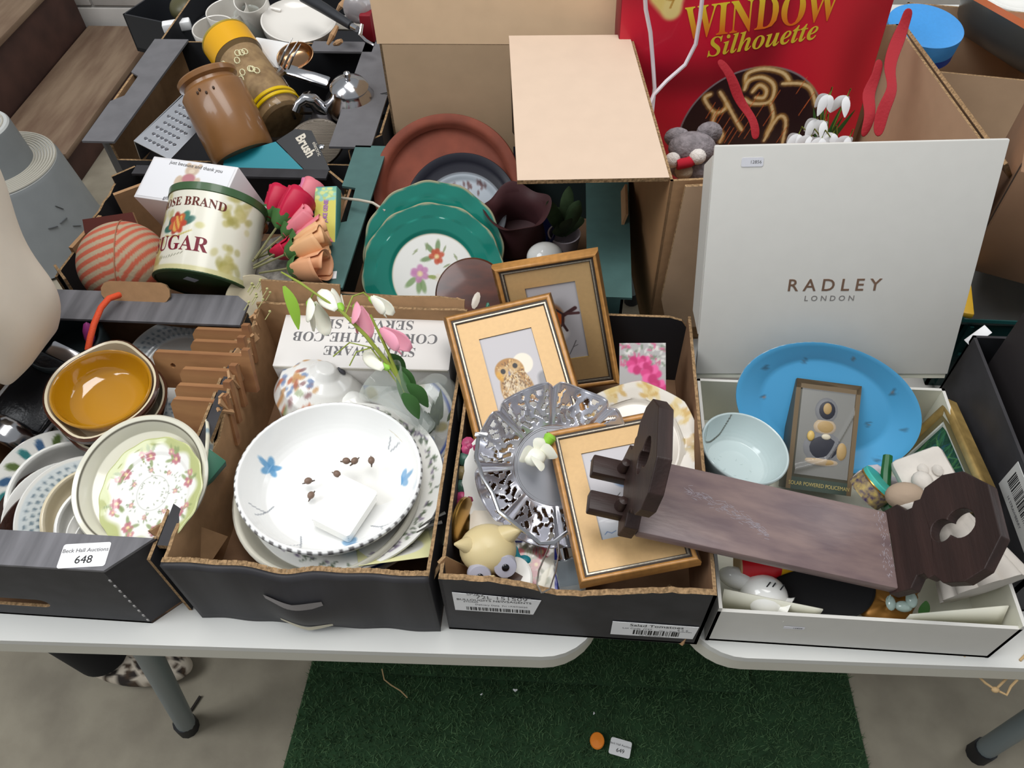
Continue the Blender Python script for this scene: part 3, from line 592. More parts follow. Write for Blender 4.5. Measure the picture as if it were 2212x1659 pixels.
# patterned jug leaning on the right wall
def jugp(a): rnd = random.Random(3); [a.blob(rnd.uniform(-.05, .05), rnd.uniform(-.05, .05), .006, .004, rnd.choice(('#6d8a9c', '#cdbb4a', '#8b9a6a')), rnd.uniform(0, 180), .5, .7) for _ in range(26)]
dish('saucer', platep(.058, .012), 'cream flowered saucer on edge against the right wall of the far left crate', 'saucer', fr(at(452, 1000, .835), (-.85, -.25, .45)), fn=jugp, st=.0025, n=90, base='#e3dfca')
# wooden toast rack
WDL = mat('toast_wood', '#84583a', .6, col2='#a97c52', vs=14, bump=.1, bs=60, stretch=(.4, 2, 3))
tk_ = fr(at(452, 925, .80), (-.12, -.80, .58), (1, .07, .1)); tr_ = thing('toast_rack', 'wooden toast rack with upright slats at the back right of the far left crate', 'toast rack', tk_)
upv = tk_.inverted() @ at(500, 715, .89)
for i, (px, py, z, x0, y0) in enumerate(((365, 862, .878, .084, .068), (374, 832, .882, .084, .055), (385, 797, .886, .086, .055), (326, 760, .889, .146, .056), (408, 737, .886, .084, .05), (413, 711, .888, .088, .05))):
    o_ = at(px, py, z); R_ = fr(o_, (-.10, -.93, .36), (1, .05, .03))
    pts = [(0, -y0), (x0, -y0), (x0, .009), (x0-.010, .009), (x0-.0105, 0), (.006, 0), (0, -.008)]
    hs = [[(.028+.004*math.cos(k*PI/4), -.02+.004*math.sin(k*PI/4)) for k in range(8)]] if i == 3 else []
    G().prism(pts, hs, z0=-.0085, z1=0).obj('slat', WDL, tr_, tk_.inverted() @ R_, smooth=False)
a_, b_ = at(470, 925, .815), at(520, 745, .835)
G().tube([tk_.inverted() @ a_, tk_.inverted() @ b_], .006, 6).obj('base_rail', WDL, tr_, smooth=False)
# black and chrome flask, pan, orange strap
LEA = mat('black_leather', '#17181c', .28, bump=.3, bs=150)
p0, p1 = at(30, 912, .838), at(132, 778, .858); d_ = p1-p0
fk = thing('hip_flask', 'flat black leather flask with chrome ends lying slanted at the left', 'flask', fr(p0, (.25, -.25, .93), d_)); L_ = d_.length
G().box(0, L_, -.036, .036, -.012, .004, b=.004).obj('body', LEA, fk)
G().tube([(0, .0375, .004), (L_, .0375, .004)], .0022, 6).obj('edge_trim', mat('white_trim', '#d8d5d2', .4), fk)
G().box(L_-.001, L_+.022, -.026, .026, -.010, .004, b=.003).obj('end_cap', STE, fk)
cf = G().surf(lambda u, v: (-.034+.034*v, -.044+.088*u, -.014+.030*math.sin(PI*u)), 20, 3).obj('chrome_cuff', STE, fk); thicken(cf, .002)
hd = G().tube([(.0, -.04, -.006), (L_*.5, -.043, -.004), (L_*.8, -.042, -.004)], .0035, 8).obj('side_rail', STE, fk)
PAN = mat('nonstick_dark', '#2c3538', .4)
dish('saucepan', bowlp(.055, .05, .85, .004, .4), 'dark grey nonstick pan at the back left of the far left crate', 'pan', fr(at(172, 775, .82), (0, -.1, 1)), m=PAN)
OS = mat('orange_cord', '#e4532c', .7, bump=.4, bs=400)
tag(G().tube([at(190, 756, .882), at(195, 730, .893), at(203, 700, .902), at(218, 665, .908), at(235, 645, .911), at(258, 637, .902)], .0045, 10).obj('cord_loop', OS), 'bright orange-red cord looping over the back ledge of the far left crate', 'cord')
tag(G().ball((0, 0, 0), (.008, .007, .02), 10).obj('magenta_fob', mat('magenta_plastic', '#8c2f74', .4), None, fr(at(192, 722, .878), (.1, .3, .9))), 'small magenta piece hanging beside the orange cord', 'fob')
# person standing past the left end of the table is built further down
# ================================================================== crate 2 contents
WBX = mat('white_box_card', '#e2deda', .5)
o_ = at(588, 790, .868); ex = at(970, 800, .868)-o_
bx = thing('serving_set_box', 'white corn on the cob serving set box with upside-down black lettering', 'box', fr(o_, (0, -.10, 1), ex)); Wd = ex.length
G().box(0, Wd, 0, .093, -.10, 0, b=.0012).obj('carton', WBX, bx)
G().box(.002, Wd-.002, -.0006, .0, -.006, -.001).obj('lid_fold', mat('cream_fold', '#d6d0c4', .6), bx)
UP = rt(180)
for s_, sz, x, y, sp in (('SERVING SET', .0235, .118, .076, 1.0), ('CORN-ON-THE-COB', .0235, .122, .0525, 1.0), ('STONEWARE', .0225, .132, .029, 1.0)): text(serif(s_), sz, INKG, bx, tr(x, y, .0004) @ UP, off=-.0002, sp=sp, sx=.92)
for i in range(3): text('dishwasher safe stoneware', .0085, INKG, bx, fr((.06, -.0003, -.022-.010*i), (0, -1, 0), (1, 0, 0)) @ UP, ext=.00005)
# big white bowl, nested plates
def bowlart(a):
    r = np.hypot(a.x, a.y); t = np.arctan2(a.y, a.x)
    a.mix((np.abs(r-.1128) < .0011)*(np.sin(t*60) > .1)*.8, '#5d5a5a')
    for ang, c in ((2.9, '#5b96c4'), (.25, '#6a9cc6'), (-1.1, '#7aa6cb')):
        x, y = .088*math.cos(ang), .088*math.sin(ang)
        for k in range(5): u = ang+k*1.26; a.blob(x+.006*math.cos(u), y+.006*math.sin(u), .0075, .0038, c, math.degrees(u), .4, .85)
    for ang in (3.6, 5.6, .75, 4.4): a.line([(.075*math.cos(ang), .075*math.sin(ang)), (.085*math.cos(ang+.08), .085*math.sin(ang+.08)), (.1*math.cos(ang), .1*math.sin(ang))], .0009, '#8d9199', .8); a.line([(.085*math.cos(ang+.08), .085*math.sin(ang+.08)), (.098*math.cos(ang+.16), .098*math.sin(ang+.16))], .0009, '#8d9199', .8)
nb2 = V((.07, .06, .99)).normalized(); cb2 = V((-.283, .507, .876))
bowl = dish('bowl', bowlp(.1137, .046, .62, .005, .55), 'big white porcelain bowl with dashed rim, blue flowers and insects inside', 'bowl', fr(cb2-nb2*.046, nb2), fn=bowlart, st=.0012, n=330, base='#f1f1ef')
dish('dish', bowlp(.118, .030, .7, .006, .5), 'deep cream dish directly under the big white bowl', 'dish', fr(V((-.290, .500, .818)), (-.02, -.04, 1)), m=mat('cream_porcelain', '#dedacb', .15, coat=.3))
def herb(a):
    rnd = random.Random(8); R_ = np.hypot(a.x, a.y).max()
    for i in range(150): q, t = R_*rnd.uniform(.86, .94), rnd.uniform(0, 6.28); a.blob(q*math.cos(t), q*math.sin(t), .004, .0016, rnd.choice(('#5f6f54', '#7a6c86', '#4d5a48')), math.degrees(t)+rnd.uniform(20, 140), .5, .8)
    r = np.hypot(a.x, a.y); a.mix(np.clip(1-abs(r-R_*.74)/.0012, 0, 1)*.6, '#b89490')
dish('plate', platep(.124, .012, .72), 'white plate with herb sprig border, right of and below the big white bowl', 'plate', fr(V((-.270, .515, .830)), (.02, -.02, 1)), fn=herb, st=.002, n=260)
def bluerim(a):
    R_ = np.hypot(a.x, a.y).max(); a.band(R_*.925, R_*.965, '#2f5fb8'); rnd = random.Random(4)
    for k, (x, y) in enumerate(ringpts(R_*.8, 16)): a.blob(x, y, .012, .006, ('#2d4f93', '#2f8a8c', '#4f6b3a', '#c0a33a')[k % 4], k*47, .4, .9)
dish('plate', platep(.142, .014, .68), 'large blue-rimmed plate with blue and teal flowers at the bottom of the second crate', 'plate', fr(V((-.288, .535, .79)), (0, 0, 1)), fn=bluerim, st=.0025, n=260)
def bluerim2(a): R_ = np.hypot(a.x, a.y).max(); a.band(R_*.90, R_*.94, '#3a4f9c'); [a.blob(x, y, .01, .007, ('#8a7a3c', '#4d5a48')[k % 2], k*31, .5, .7) for k, (x, y) in enumerate(ringpts(R_*.75, 11))]
dish('plate', platep(.085, .012, .66), 'grey-white plate with a thin blue line, behind the big white bowl', 'plate', fr(at(860, 925, .80), (-.1, -.30, .95)), fn=bluerim2, st=.002, n=180, base='#c9c8c4')
# floral teapot-shaped vase lying behind the bowl
def potart(a):
    rnd = random.Random(21)
    for i in range(60): t = rnd.uniform(2.0, 5.0); q = rnd.uniform(.022, .058); a.blob(q*math.cos(t), q*math.sin(t), .0045, .0028, rnd.choice(('#b96a4a', '#6f86ad', '#7d8a58', '#c79a6a', '#8f6a6a')), rnd.uniform(0, 180), .5, .8)
pot = G().lathe(dens([(0, .062), (.012, .061), (.020, .052), (.036, .044), (.054, .026), (.060, 0), (.055, -.02), (.03, -.03), (0, -.03)], .002), 110, sx=1.0, sy=.92).obj('china_jug', PVC, None, fr(at(692, 858, .815), (.30, .05, .95), (1, -.2, 0)) @ Matrix.Scale(1.08, 4), sharp=60)
paint(pot, lambda x, y, z: (lambda a: (potart(a), a.c)[1])(Art(x, y, '#e9e8e4'))); tag(pot, 'white floral china jug on its side behind the big white bowl', 'jug')
G().ball((0, 0, 0), (.007, .0045, .002), 12).obj('spout_hole', mat('dark_hole', '#4a4a50', .6), pot, fr((.018, .012, .0535), (.45, .3, .85))) 
G().ball((.05, -.012, .03), (.022, .018, .016), 14).obj('spout', POR, pot)
# trinket box and snails
t = thing('trinket_box', 'small white lidded trinket box lying in the big white bowl', 'box', fr(at(745, 1095, .858), (.12, -.06, 1), (.93, -.36, 0)))
G().prism(rrect(-.026, .026, -.033, .033, .004, 3), z0=-.014, z1=-.002).obj('base', POR, t); G().prism(rrect(-.0265, .0265, -.0335, .0335, .004, 3), z0=-.0015, z1=.006).obj('lid', POR, t)
G().box(-.0255, .0255, -.0325, .0325, -.002, -.0014).obj('hinge_line', mat('grey_metal_line', '#7c8186', .4, .6), t)
SNA = mat('snail_brown', '#7a6355', .4); SNB = mat('snail_leg', '#5d5048', .5)
for i, (px, py, z, lb) in enumerate(((749, 999, .862, 'leftmost of the far three'), (767, 999, .862, 'middle of the far three'), (803, 998, .86, 'rightmost of the far three'), (729, 1027, .856, 'above the lid of the trinket box'), (667, 1042, .850, 'leftmost of all, on the bowl wall'), (673, 1073, .846, 'low, left of the trinket box'), (753, 1073, .852, 'standing on the trinket box lid'))):
    s_ = thing('snail_bead', 'tiny brown bead in the big white bowl, '+lb, 'bead', fr(at(px, py, z), (.05, -.05, 1)) @ rt(i*50), 'tiny brown beads in the white bowl')
    G().ball((0, 0, .004), (.0052, .0044, .0044), 12).obj('shell', SNA, s_); G().tube([(-.008, 0, .0015), (0, 0, .001), (.008, .001, .0018)], [.0008, .0018, .0006], 6).obj('body', SNB, s_)
# card sleeves under the bowl
def card(px, py, z, w_, h_, ang, col, lb, fn):
    o = grid(w_, h_, 50, 50).obj('card', PAP, None, fr(at(px, py, z), (.05, .42, .9), (math.cos(math.radians(ang)), math.sin(math.radians(ang)), 0)))
    paint(o, lambda x, y, z: (lambda a: (fn(a, w_, h_), a.c)[1])(Art(x, y, col))); thicken(o, .001); return tag(o, lb, 'card')
card(775, 1222, .846, .092, .050, 22, '#e0dda8', 'pale yellow card with a white oval panel under the right of the white bowl', lambda a, w_, h_: (a.blob(w_*.48, h_*.5, w_*.40, h_*.34, '#d3d2cc', 0, .05), [a.line([(w_*(.25+.03*i), h_*.45), (w_*(.3+.035*i), h_*(.52+.1*math.sin(i)))], .0009, '#777770') for i in range(14)]))
card(905, 1195, .826, .058, .056, 40, '#cfd0ae', 'greenish card with dark lettering at the right front of the second crate', lambda a, w_, h_: [a.blob(w_*x, h_*y, .006, .003, c, k*40, .5, .8) for k, (x, y, c) in enumerate(((.2, .8, '#4d5a58'), (.3, .7, '#66745c'), (.6, .4, '#4d5a58'), (.7, .35, '#5d5a4c'), (.75, .2, '#3f4f60')))])
for i, (a_, b_, lb) in enumerate((((905, 1140), (962, 1108), 'upper dark metal skewer at the right front corner of the second crate'), ((900, 1150), (955, 1128), 'lower dark metal skewer at the right front corner of the second crate'))):
    tag(G().tube([at(*a_, .872), at((a_[0]+b_[0])/2, (a_[1]+b_[1])/2-3, .876), at(*b_, .876)], [.0008, .0016, .0022], 6).obj('skewer', mat('dull_steel', '#76746f', .35, .9)), lb, 'skewer', 'metal skewers')
# glass vases and sweet peas
GR1 = mat('vase_water', '#dfe8e0', .03, trans=1., ior=1.33)
v0, v1 = at(845, 845, .905), at(925, 925, .845); axv = (v0-v1).normalized()
vz = thing('glass_vase', 'clear glass trumpet vase lying slanted, holding the artificial sweet peas', 'vase', fr(v1, axv))
pv = [(.012, .0), (.015, .03), (.018, .055), (.024, .078), (.034, .096), (.0345, .097), (.033, .0965), (.0225, .078), (.0165, .055), (.0135, .03), (.010, .003), (0, .002)]
G().lathe([(0, -.001)]+pv[::1], 40).obj('glass', GLS, vz)
def leafm(g, base, tip, wd, bendv=(0, 0, 0), n=8):
    b, t_ = V(base), V(tip); d = t_-b; s_ = d.cross(V((.3, -.8, .5))).normalized()*wd; up = d.cross(s_).normalized(); bv = V(bendv)
    vs = []
    for i in range(n+1):
        u = i/n; w_ = math.sin(PI*min(1, u*.93+.05))**.8; c = b+d*u+bv*math.sin(PI*u)
        vs += [c-s_*w_+up*wd*.25*w_, c, c+s_*w_+up*wd*.25*w_]
    g.add(vs, [q for i in range(n) for q in ((3*i, 3*i+1, 3*i+4, 3*i+3), (3*i+1, 3*i+2, 3*i+5, 3*i+4))]); return g
STM = mat('flower_stem', '#8d9a3c', .6); LFG = mat('fresh_leaf', '#8fb83c', .5, sss=.1); LFD = mat('dark_leaf', '#3f6b35', .5)
PTW = mat('white_petal', '#ecebdc', .5, sss=.2); PTP = mat('pink_petal', '#eba0b4', .5, sss=.2); SEP = mat('green_sepal', '#8bc23a', .5)
b0 = at(905, 885, .875)
sp_ = thing('sweet_pea_spray', 'artificial sweet pea spray with white and pink blooms leaning out of the glass vase', 'flowers', b0)
def rel(px, py, z): return at(px, py, z)-b0
stem = [rel(905, 885, .875), rel(850, 800, .925), rel(790, 725, .965), rel(735, 670, .99), rel(690, 640, 1.0), rel(650, 612, 1.005), rel(608, 588, 1.0)]
G().tube(stem, [.003, .0028, .0026, .0022, .0014, .0018, .0011], 8).obj('stem', STM, sp_)
G().tube([rel(875, 850, .9), rel(838, 760, .945), rel(800, 680, .985)], [.0026, .0022, .0016], 8).obj('stem', STM, sp_)
G().tube([rel(860, 830, .91), rel(800, 750, .95), rel(755, 740, .95), rel(720, 770, .93)], [.0009]*4, 6).obj('tendril', STM, sp_)
G().tube([rel(800, 752, .95), rel(770, 760, .945), rel(755, 790, .93)], [.0009]*3, 6).obj('tendril', STM, sp_)
def bloom(px, py, z, s_, tip, mt, sepal):
    s_ *= 1.22
    c = rel(px, py, z); d = (rel(*tip, z-.01)-c).normalized(); g = G(); u = d.orthogonal().normalized()
    M_ = fr(c, d, V((0, -.7, .6)))
    f = thing('bloom', None, None, tr(0, 0, 0)); f.parent = sp_
    for k in range(3):
        a = (k-1)*1.15
        def pet(u_, v_, a=a, k=k):
            w_ = math.sin(PI*min(.97, .12+.86*v_))**.6*(.62 if k != 1 else .5); th_ = a+(u_-.5)*2.3*w_
            r_ = s_*.62*(.25+v_*.75-.25*v_*v_)*(1 if k != 1 else .8); return M_ @ V((r_*math.sin(th_), r_*math.cos(th_)-s_*.15, s_*v_*(1-.1*k)))
        g.surf(pet, 8, 7)
    o = g.obj('petals', mt, f); thicken(o, .0006)
    G().lathe([(0, -.004), (s_*.10, 0), (s_*.14, s_*.16), (s_*.08, s_*.13)], 10, M=M_).obj('sepal', SEP, f)
    return f
bloom(668, 652, .985, .036, (688, 700), PTW, SEP); bloom(738, 668, .99, .036, (700, 625), PTW, SEP); bloom(800, 645, .985, .028, (832, 668), PTW, SEP); bloom(768, 660, .98, .034, (786, 715), PTP, SEP); bloom(820, 715, .965, .036, (858, 740), PTP, SEP); bloom(838, 795, .93, .036, (806, 765), PTW, SEP)
G().tube([rel(690, 640, 1.), rel(678, 632, 1.), rel(668, 650, .987)], .0012, 6).obj('stem', STM, sp_)
G().tube([rel(745, 680, .985), rel(762, 640, .995), rel(785, 632, .992), rel(800, 645, .985)], .0012, 6).obj('stem', STM, sp_)
leafm(G(), rel(613, 618, .995), rel(645, 712, .945), .0075, (.003, 0, .004)).obj('leaf', LFG, sp_)
for i, (a_, b_) in enumerate((((840, 765), (875, 815)), ((850, 790), (900, 850)), ((862, 800), (880, 880)), ((870, 850), (905, 905)), ((880, 830), (925, 880)))): leafm(G(), rel(*a_, .925), rel(*b_, .885), .009, (.002, 0, .004)).obj('leaf', LFD, sp_)
gv = thing('glass_vase', 'round clear glass bulb vase lying at the back right of the second crate', 'vase', fr(at(940, 885, .842), (.1, .25, .96)))
G().lathe([(.0, .052), (.014, .051), (.026, .040), (.034, .018), (.036, 0), (.034, -.02), (.022, -.036), (0, -.038)], 40).obj('glass', GLS, gv)
g = G(); rnd = random.Random(9)
for i in range(26):
    a = rnd.uniform(0, 6.28); q = rnd.uniform(0, .02); leafm(g, (q*math.cos(a), q*math.sin(a), -.03), (1.2*q*math.cos(a+.5), 1.2*q*math.sin(a+.5), rnd.uniform(-.01, .03)), .004)
tag(g.obj('moss', mat('moss_green', '#5c6a34', .8, var=.4, vs=90), gv), kind='stuff')
# ================================================================== crate 3 contents
FRW = mat('honey_wood', '#c08a4c', .4, var=.18, vs=50, stretch=(3, .3, 3), coat=.2); LIN = mat('silver_liner', '#b3aa9a', .35, .5, var=.3, vs=400); DKL = mat('dark_liner', '#3b3027', .6)
MNT = mat('gold_mount', '#c8a472', .42, .15, var=.05, vs=200); BEV = mat('mount_bevel', '#8a7038', .5)
def ringm(w_, h_, o, i, z0, z1, m=0): # rectangular ring between insets o and i
    return G().prism([(o, o), (w_-o, o), (w_-o, h_-o), (o, h_-o)], [[(i, i), (w_-i, i), (w_-i, h_-i), (i, h_-i)]], z0=z0, z1=z1)
def rails(par, w_, h_, r, z0, z1, m, b=.002):
    for a, bb, nx in (((0, 0), (w_, 0), 1), ((w_, 0), (w_, h_), 1), ((w_, h_), (0, h_), 1), ((0, h_), (0, 0), 1)):
        a, bb = V((*a, 0)), V((*bb, 0)); L = (bb-a).length; g = G()
        prof = [(0, z0), (0, z1-.003), (r*.25, z1-.0006), (r*.55, z1), (r*.85, z1-.001), (r, z1-.004), (r, z0)]
        vs = [(y, y, z) for y, z in prof]+[(L-y, y, z) for y, z in prof]; k = len(prof)
        g.add(vs, [(i, i+k, i+1+k, i+1) for i in range(k-1)]+[tuple(range(k))[::-1], tuple(range(k, 2*k))])
        g.obj('frame_rail', m, par, fr(a, (0, 0, 1), bb-a), sharp=60)
PW, PH = .1416, .207
def picture(o, ex, ey, label, art, k=1):
    ex, ey = V(ex), V(ey); t = thing('framed_picture', label, 'picture', fr(o, ex.cross(ey), ex) @ Matrix.Scale(k, 4), 'gold-mounted bird pictures')
    rails(t, PW, PH, .0085, -.006, .008, FRW)
    ringm(PW, PH, .0083, .0105, -.003, .0052).obj('dark_liner', DKL, t); ringm(PW, PH, .0100, .0125, -.003, .0046).obj('silver_liner', LIN, t); ringm(PW, PH, .0123, .0137, -.003, .0036).obj('dark_liner', DKL, t)
    wx0, wx1, wy0, wy1 = .037, .105, .050, .168
    G().prism([(.0135, .0135), (PW-.0135, .0135), (PW-.0135, PH-.0135), (.0135, PH-.0135)], [[(wx0, wy0), (wx1, wy0), (wx1, wy1), (wx0, wy1)]], z0=-.0005, z1=.0020, ms=(0, 0, 1)).obj('mount', (MNT, BEV), t, smooth=False)
    G().box(.005, PW-.005, .005, PH-.005, -.005, -.003).obj('backing_board', DKL, t)
    ww, wh = wx1-wx0, wy1-wy0
    p = grid(ww, wh, 100, 170).obj('silk_print', mat('silk_print', vc=True, rough=.45), t, tr(wx0, wy0, 0)); paint(p, lambda x, y, z: (lambda a: (art(a, ww, wh), a.c)[1])(Art(x/ww, y/wh*1.735, '#bcb8bb')))
    return t
def owl(a, w_, h_):    # unit width, height 1.735
    a.blob(.67, 1.10, .19, .20, '#e6dccb', 0, .12); rnd = random.Random(2)
    a.line([(.90, .0), (.99, .75)], .12, '#8b8a8e'); [a.line([(.82+.02*i, .0), (.9+.02*i, .6)], .006, '#6d6b70', .6) for i in range(9)]
    a.blob(.46, .62, .30, .46, '#a8804f', 8, .1); a.blob(.40, 1.02, .27, .24, '#a5763c', -10, .1); a.blob(.43, .72, .17, .36, '#c9b79c', 10, .4, .8)
    for i in range(420):
        t = rnd.uniform(0, 6.28); q = rnd.uniform(0, 1)**.5; x, y = .46+.28*q*math.cos(t), .62+.44*q*math.sin(t)
        a.blob(x, y, .026, .010, rnd.choice(('#5d4026', '#7a5530', '#d9c6a4', '#caa163', '#e0d2b8')), rnd.uniform(50, 120), .6, .75)
    for i in range(110):
        t = rnd.uniform(0, 6.28); q = rnd.uniform(.4, 1); x, y = .40+.25*q*math.cos(t), 1.02+.21*q*math.sin(t); a.blob(x, y, .022, .009, rnd.choice(('#5d4026', '#7c562e', '#d8b06a', '#e3cfa6')), math.degrees(t), .6, .8)
    for x, y in ((.28, 1.03), (.52, 1.09)): a.blob(x, y, .11, .10, '#c4a06c', 0, .5, .8); a.blob(x, y, .045, .050, '#1d1a1a', 0, .3)
    a.blob(.385, .97, .022, .045, '#8d8790', 0, .3); a.blob(.2, .95, .05, .1, '#d19a34', 20, .6, .8); a.blob(.60, .30, .18, .1, '#6f4a28', 20, .6, .8)
    [a.line([(.54+.08*i, .24), (.57+.08*i, .14)], .014, '#77757b') for i in range(3)]
def robin(a, w_, h_):
    a.blob(.30, 1.02, .36, .34, '#9a6b4a', -30, .2); a.blob(.34, .92, .27, .30, '#d9662a', -20, .3); a.blob(.42, .62, .26, .2, '#e3dcd8', 0, .4)
    a.line([(.30, 1.28), (.52, 1.16), (.66, 1.02)], .022, '#3b3238'); a.line([(.66, 1.02), (.90, 1.14)], .04, '#4b2f30'); a.line([(.7, 1.04), (.95, 1.02)], .03, '#5a3a3a'); a.line([(.64, 1.04), (.60, .82), (.66, .66)], .028, '#4b3434'); a.line([(.60, .82), (.5, .72)], .02, '#5a4040')
    a.line([(.62, .10), (.72, .26), (.80, .40)], .010, '#6a6668'); a.line([(.72, .26), (.82, .30)], .008, '#6a6668')
def bluetit(a, w_, h_):
    a.mix(np.clip((.9-a.y)/.9, 0, 1)*.5, '#cfd3d6'); a.mix(np.clip((.35-a.y)/.3, 0, 1)*.55, '#9ba0a5')
    for i in range(7): a.line([(.16+.03*i, 1.56-.035*i), (.34+.05*i, 1.20-.02*i)], .022, '#5d7691')
    a.blob(.5, 1.20, .17, .10, '#44608a', -30, .3); a.blob(.72, 1.1, .26, .2, '#5a769c', 0, .3); a.line([(.66, .92), (.90, .78)], .012, '#55504d'); a.line([(.4, .72), (.52, .82)], .008, '#55504d'); a.line([(.35, .60), (.5, .66)], .006, '#6a6560')
    a.line([(.08, .10), (.13, .14), (.2, .10), (.28, .13)], .009, '#5a7296', .9)
    rnd = random.Random(1)
    for i in range(40): a.blob(rnd.uniform(0, 1), rnd.uniform(.2, .7), .10, .02, '#e9eaea', rnd.uniform(-20, 20), .6, .4)
picture((-.0608, .732, .760), (.98, .06, .20), (-.21, .30, .93), 'framed robin picture with gold mount, rearmost, standing behind the owl picture', robin, 1.03)
picture((-.0976, .533, .844), (.95, .32, .04), (-.31, .87, .38), 'framed owl and moon picture with gold mount, leaning behind the silver basket', owl, 1.06)
picture((.0270, .3785, .868), (.97, .22, .10), (-.23, .97, .08), 'framed blue bird picture with gold mount, lying flat under the dark bookends', bluetit, .97)
# gold-leaf plate and pink card
def goldleaf(a):
    rnd = random.Random(12); R_ = np.hypot(a.x, a.y).max()
    for c in range(9):
        t0 = c*.698
        for i in range(16): t = t0+rnd.uniform(-.2, .2); q = R_*rnd.uniform(.74, .96); a.blob(q*math.cos(t), q*math.sin(t), .006, .003, rnd.choice(('#d8bd80', '#cda968', '#e0cc9c')), rnd.uniform(0, 180), .5, .85)
dish('plate', platep(.084, .014, .66), 'cream plate with gold leaf sprays on an eight-sided rim, behind the silver basket', 'plate', fr(V((.098, .592, .842)), (.10, -.36, .93)), fn=goldleaf, st=.002, n=192, rf=lambda a, r, z: (1-.045*abs(math.sin(4*a))*(r > .062), 0), base='#e3dcd0')
g = grid(.062, .082, 40, 50).obj('greeting_card', PAP, None, fr(at(1338, 872, .845), (-.05, -.6, .8), (1, .05, 0)))
def pinkcard(x, y, z):
    a = Art(x, y, '#a9a6a4'); rnd = random.Random(6)
    for i in range(80): a.blob(rnd.uniform(0, .062), rnd.uniform(.05, .082), .004, .0016, rnd.choice(('#6f7f69', '#d9d6cf', '#c2567c')), rnd.uniform(0, 180), .5, .7)
    for cx, cy, q in ((.022, .052, .011), (.042, .040, .012), (.052, .022, .010), (.034, .056, .008)):
        for k in range(6): a.blob(cx+q*.6*math.cos(k), cy+q*.6*math.sin(k), q*.6, q*.5, ('#cf3f7d', '#e2609a', '#b92d68')[k % 3], k*50, .4)
    return a.c
paint(g, pinkcard); thicken(g, .001); tag(g, 'greeting card with bright pink flowers standing behind the gold-leaf plate', 'card')
# pierced silver basket with swing handle
nbk = V((.13, -.50, .86)).normalized(); cbk = V((-.0058, .531, .880)); MB_ = fr(cbk, nbk, (1, .1, 0))
SIL = mat('satin_silver', '#cfcfd8', .27, .8)
bk = thing('silver_basket', 'pierced silver fruit basket with fluted rim and swing handle, tilted in the third crate', 'basket', MB_)
def bsk(r, a):
    u = max(0, (r-.050)/.050); ph = 4*a; pl = math.exp(-(math.sin(ph)/.20)**2)
    r *= .985; return V((r*math.cos(a)*(1-.05*pl*u), r*math.sin(a)*(1-.05*pl*u), -.020+.026*u**1.3+.011*u*math.cos(2*ph)-.012*u*pl))
NA, NR = 360, 26; g = G(); vs = [bsk(.050+.051*j/NR, 2*PI*i/NA) for j in range(NR+1) for i in range(NA)]; fs = []
for j in range(NR):
    for i in range(NA):
        a, u = 2*PI*(i+.5)/NA, (j+.5)/NR; s_ = ((a*8/(2*PI)) % 1)-.5; hole = False
        if .10 < u < .88 and abs(s_) < .40:
            x, y = s_*7.2, u*6.5
            f_ = math.sin(x*3.4+1.2*math.sin(y*2.1))*math.cos(y*2.6+1.0*math.sin(x*2.4))+.35*math.sin(5*x*.7-y*3.3); hole = f_ > .26
        if not hole: fs.append((j*NA+i, (j+1)*NA+i, (j+1)*NA+(i+1) % NA, j*NA+(i+1) % NA))
g.add(vs, fs); o = g.obj('pierced_side', SIL, bk); thicken(o, .0009, 0)
G().lathe([(0, -.0215), (.046, -.0215), (.0465, -.0205), (.048, -.0205), (.0485, -.0195), (.0505, -.0195)], 72).obj('centre_disc', mat('satin_steel', '#b4b5bb', .3, .75), bk)
g = G(); g.tube([bsk(.1012, 2*PI*i/160) for i in range(160)], .0011, 6, closed=True); g.obj('rim_wire', SIL, bk)
iv = MB_.inverted(); hp = [(1034, 940, .915), (1028, 985, .916), (1042, 1030, .913), (1064, 1066, .910), (1078, 1105, .906), (1108, 1128, .902), (1140, 1152, .898), (1166, 1174, .892), (1196, 1172, .890), (1225, 1150, .886)]
G().tube([iv @ at(*p) for p in hp], .0025, 8).obj('handle', STE, bk)
G().box(-.008, .008, -.003, .003, -.0015, .0015, b=.001).obj('handle_lug', STE, bk, iv @ fr(at(1040, 939, .918), (0, -.4, .9)))
fb = at(1162, 985, .890)
fh = thing('white_flower', 'white artificial flower head with green sepals lying in the silver basket', 'flower', fb)
for k in range(4): leafm(G(), (0, 0, 0), (.024*math.cos(k*1.3+3.6), .024*math.sin(k*1.3+3.6)-.004, .010), .011, (0, 0, .008)).obj('petal', PTW, fh)
G().ball((-.004, -.006, .006), (.014, .012, .010), 14).obj('petal', PTW, fh)
G().lathe([(0, -.004), (.006, 0), (.008, .008), (.005, .012)], 10, M=fr((.010, .016, .006), (.5, .7, .5))).obj('sepal', SEP, fh)
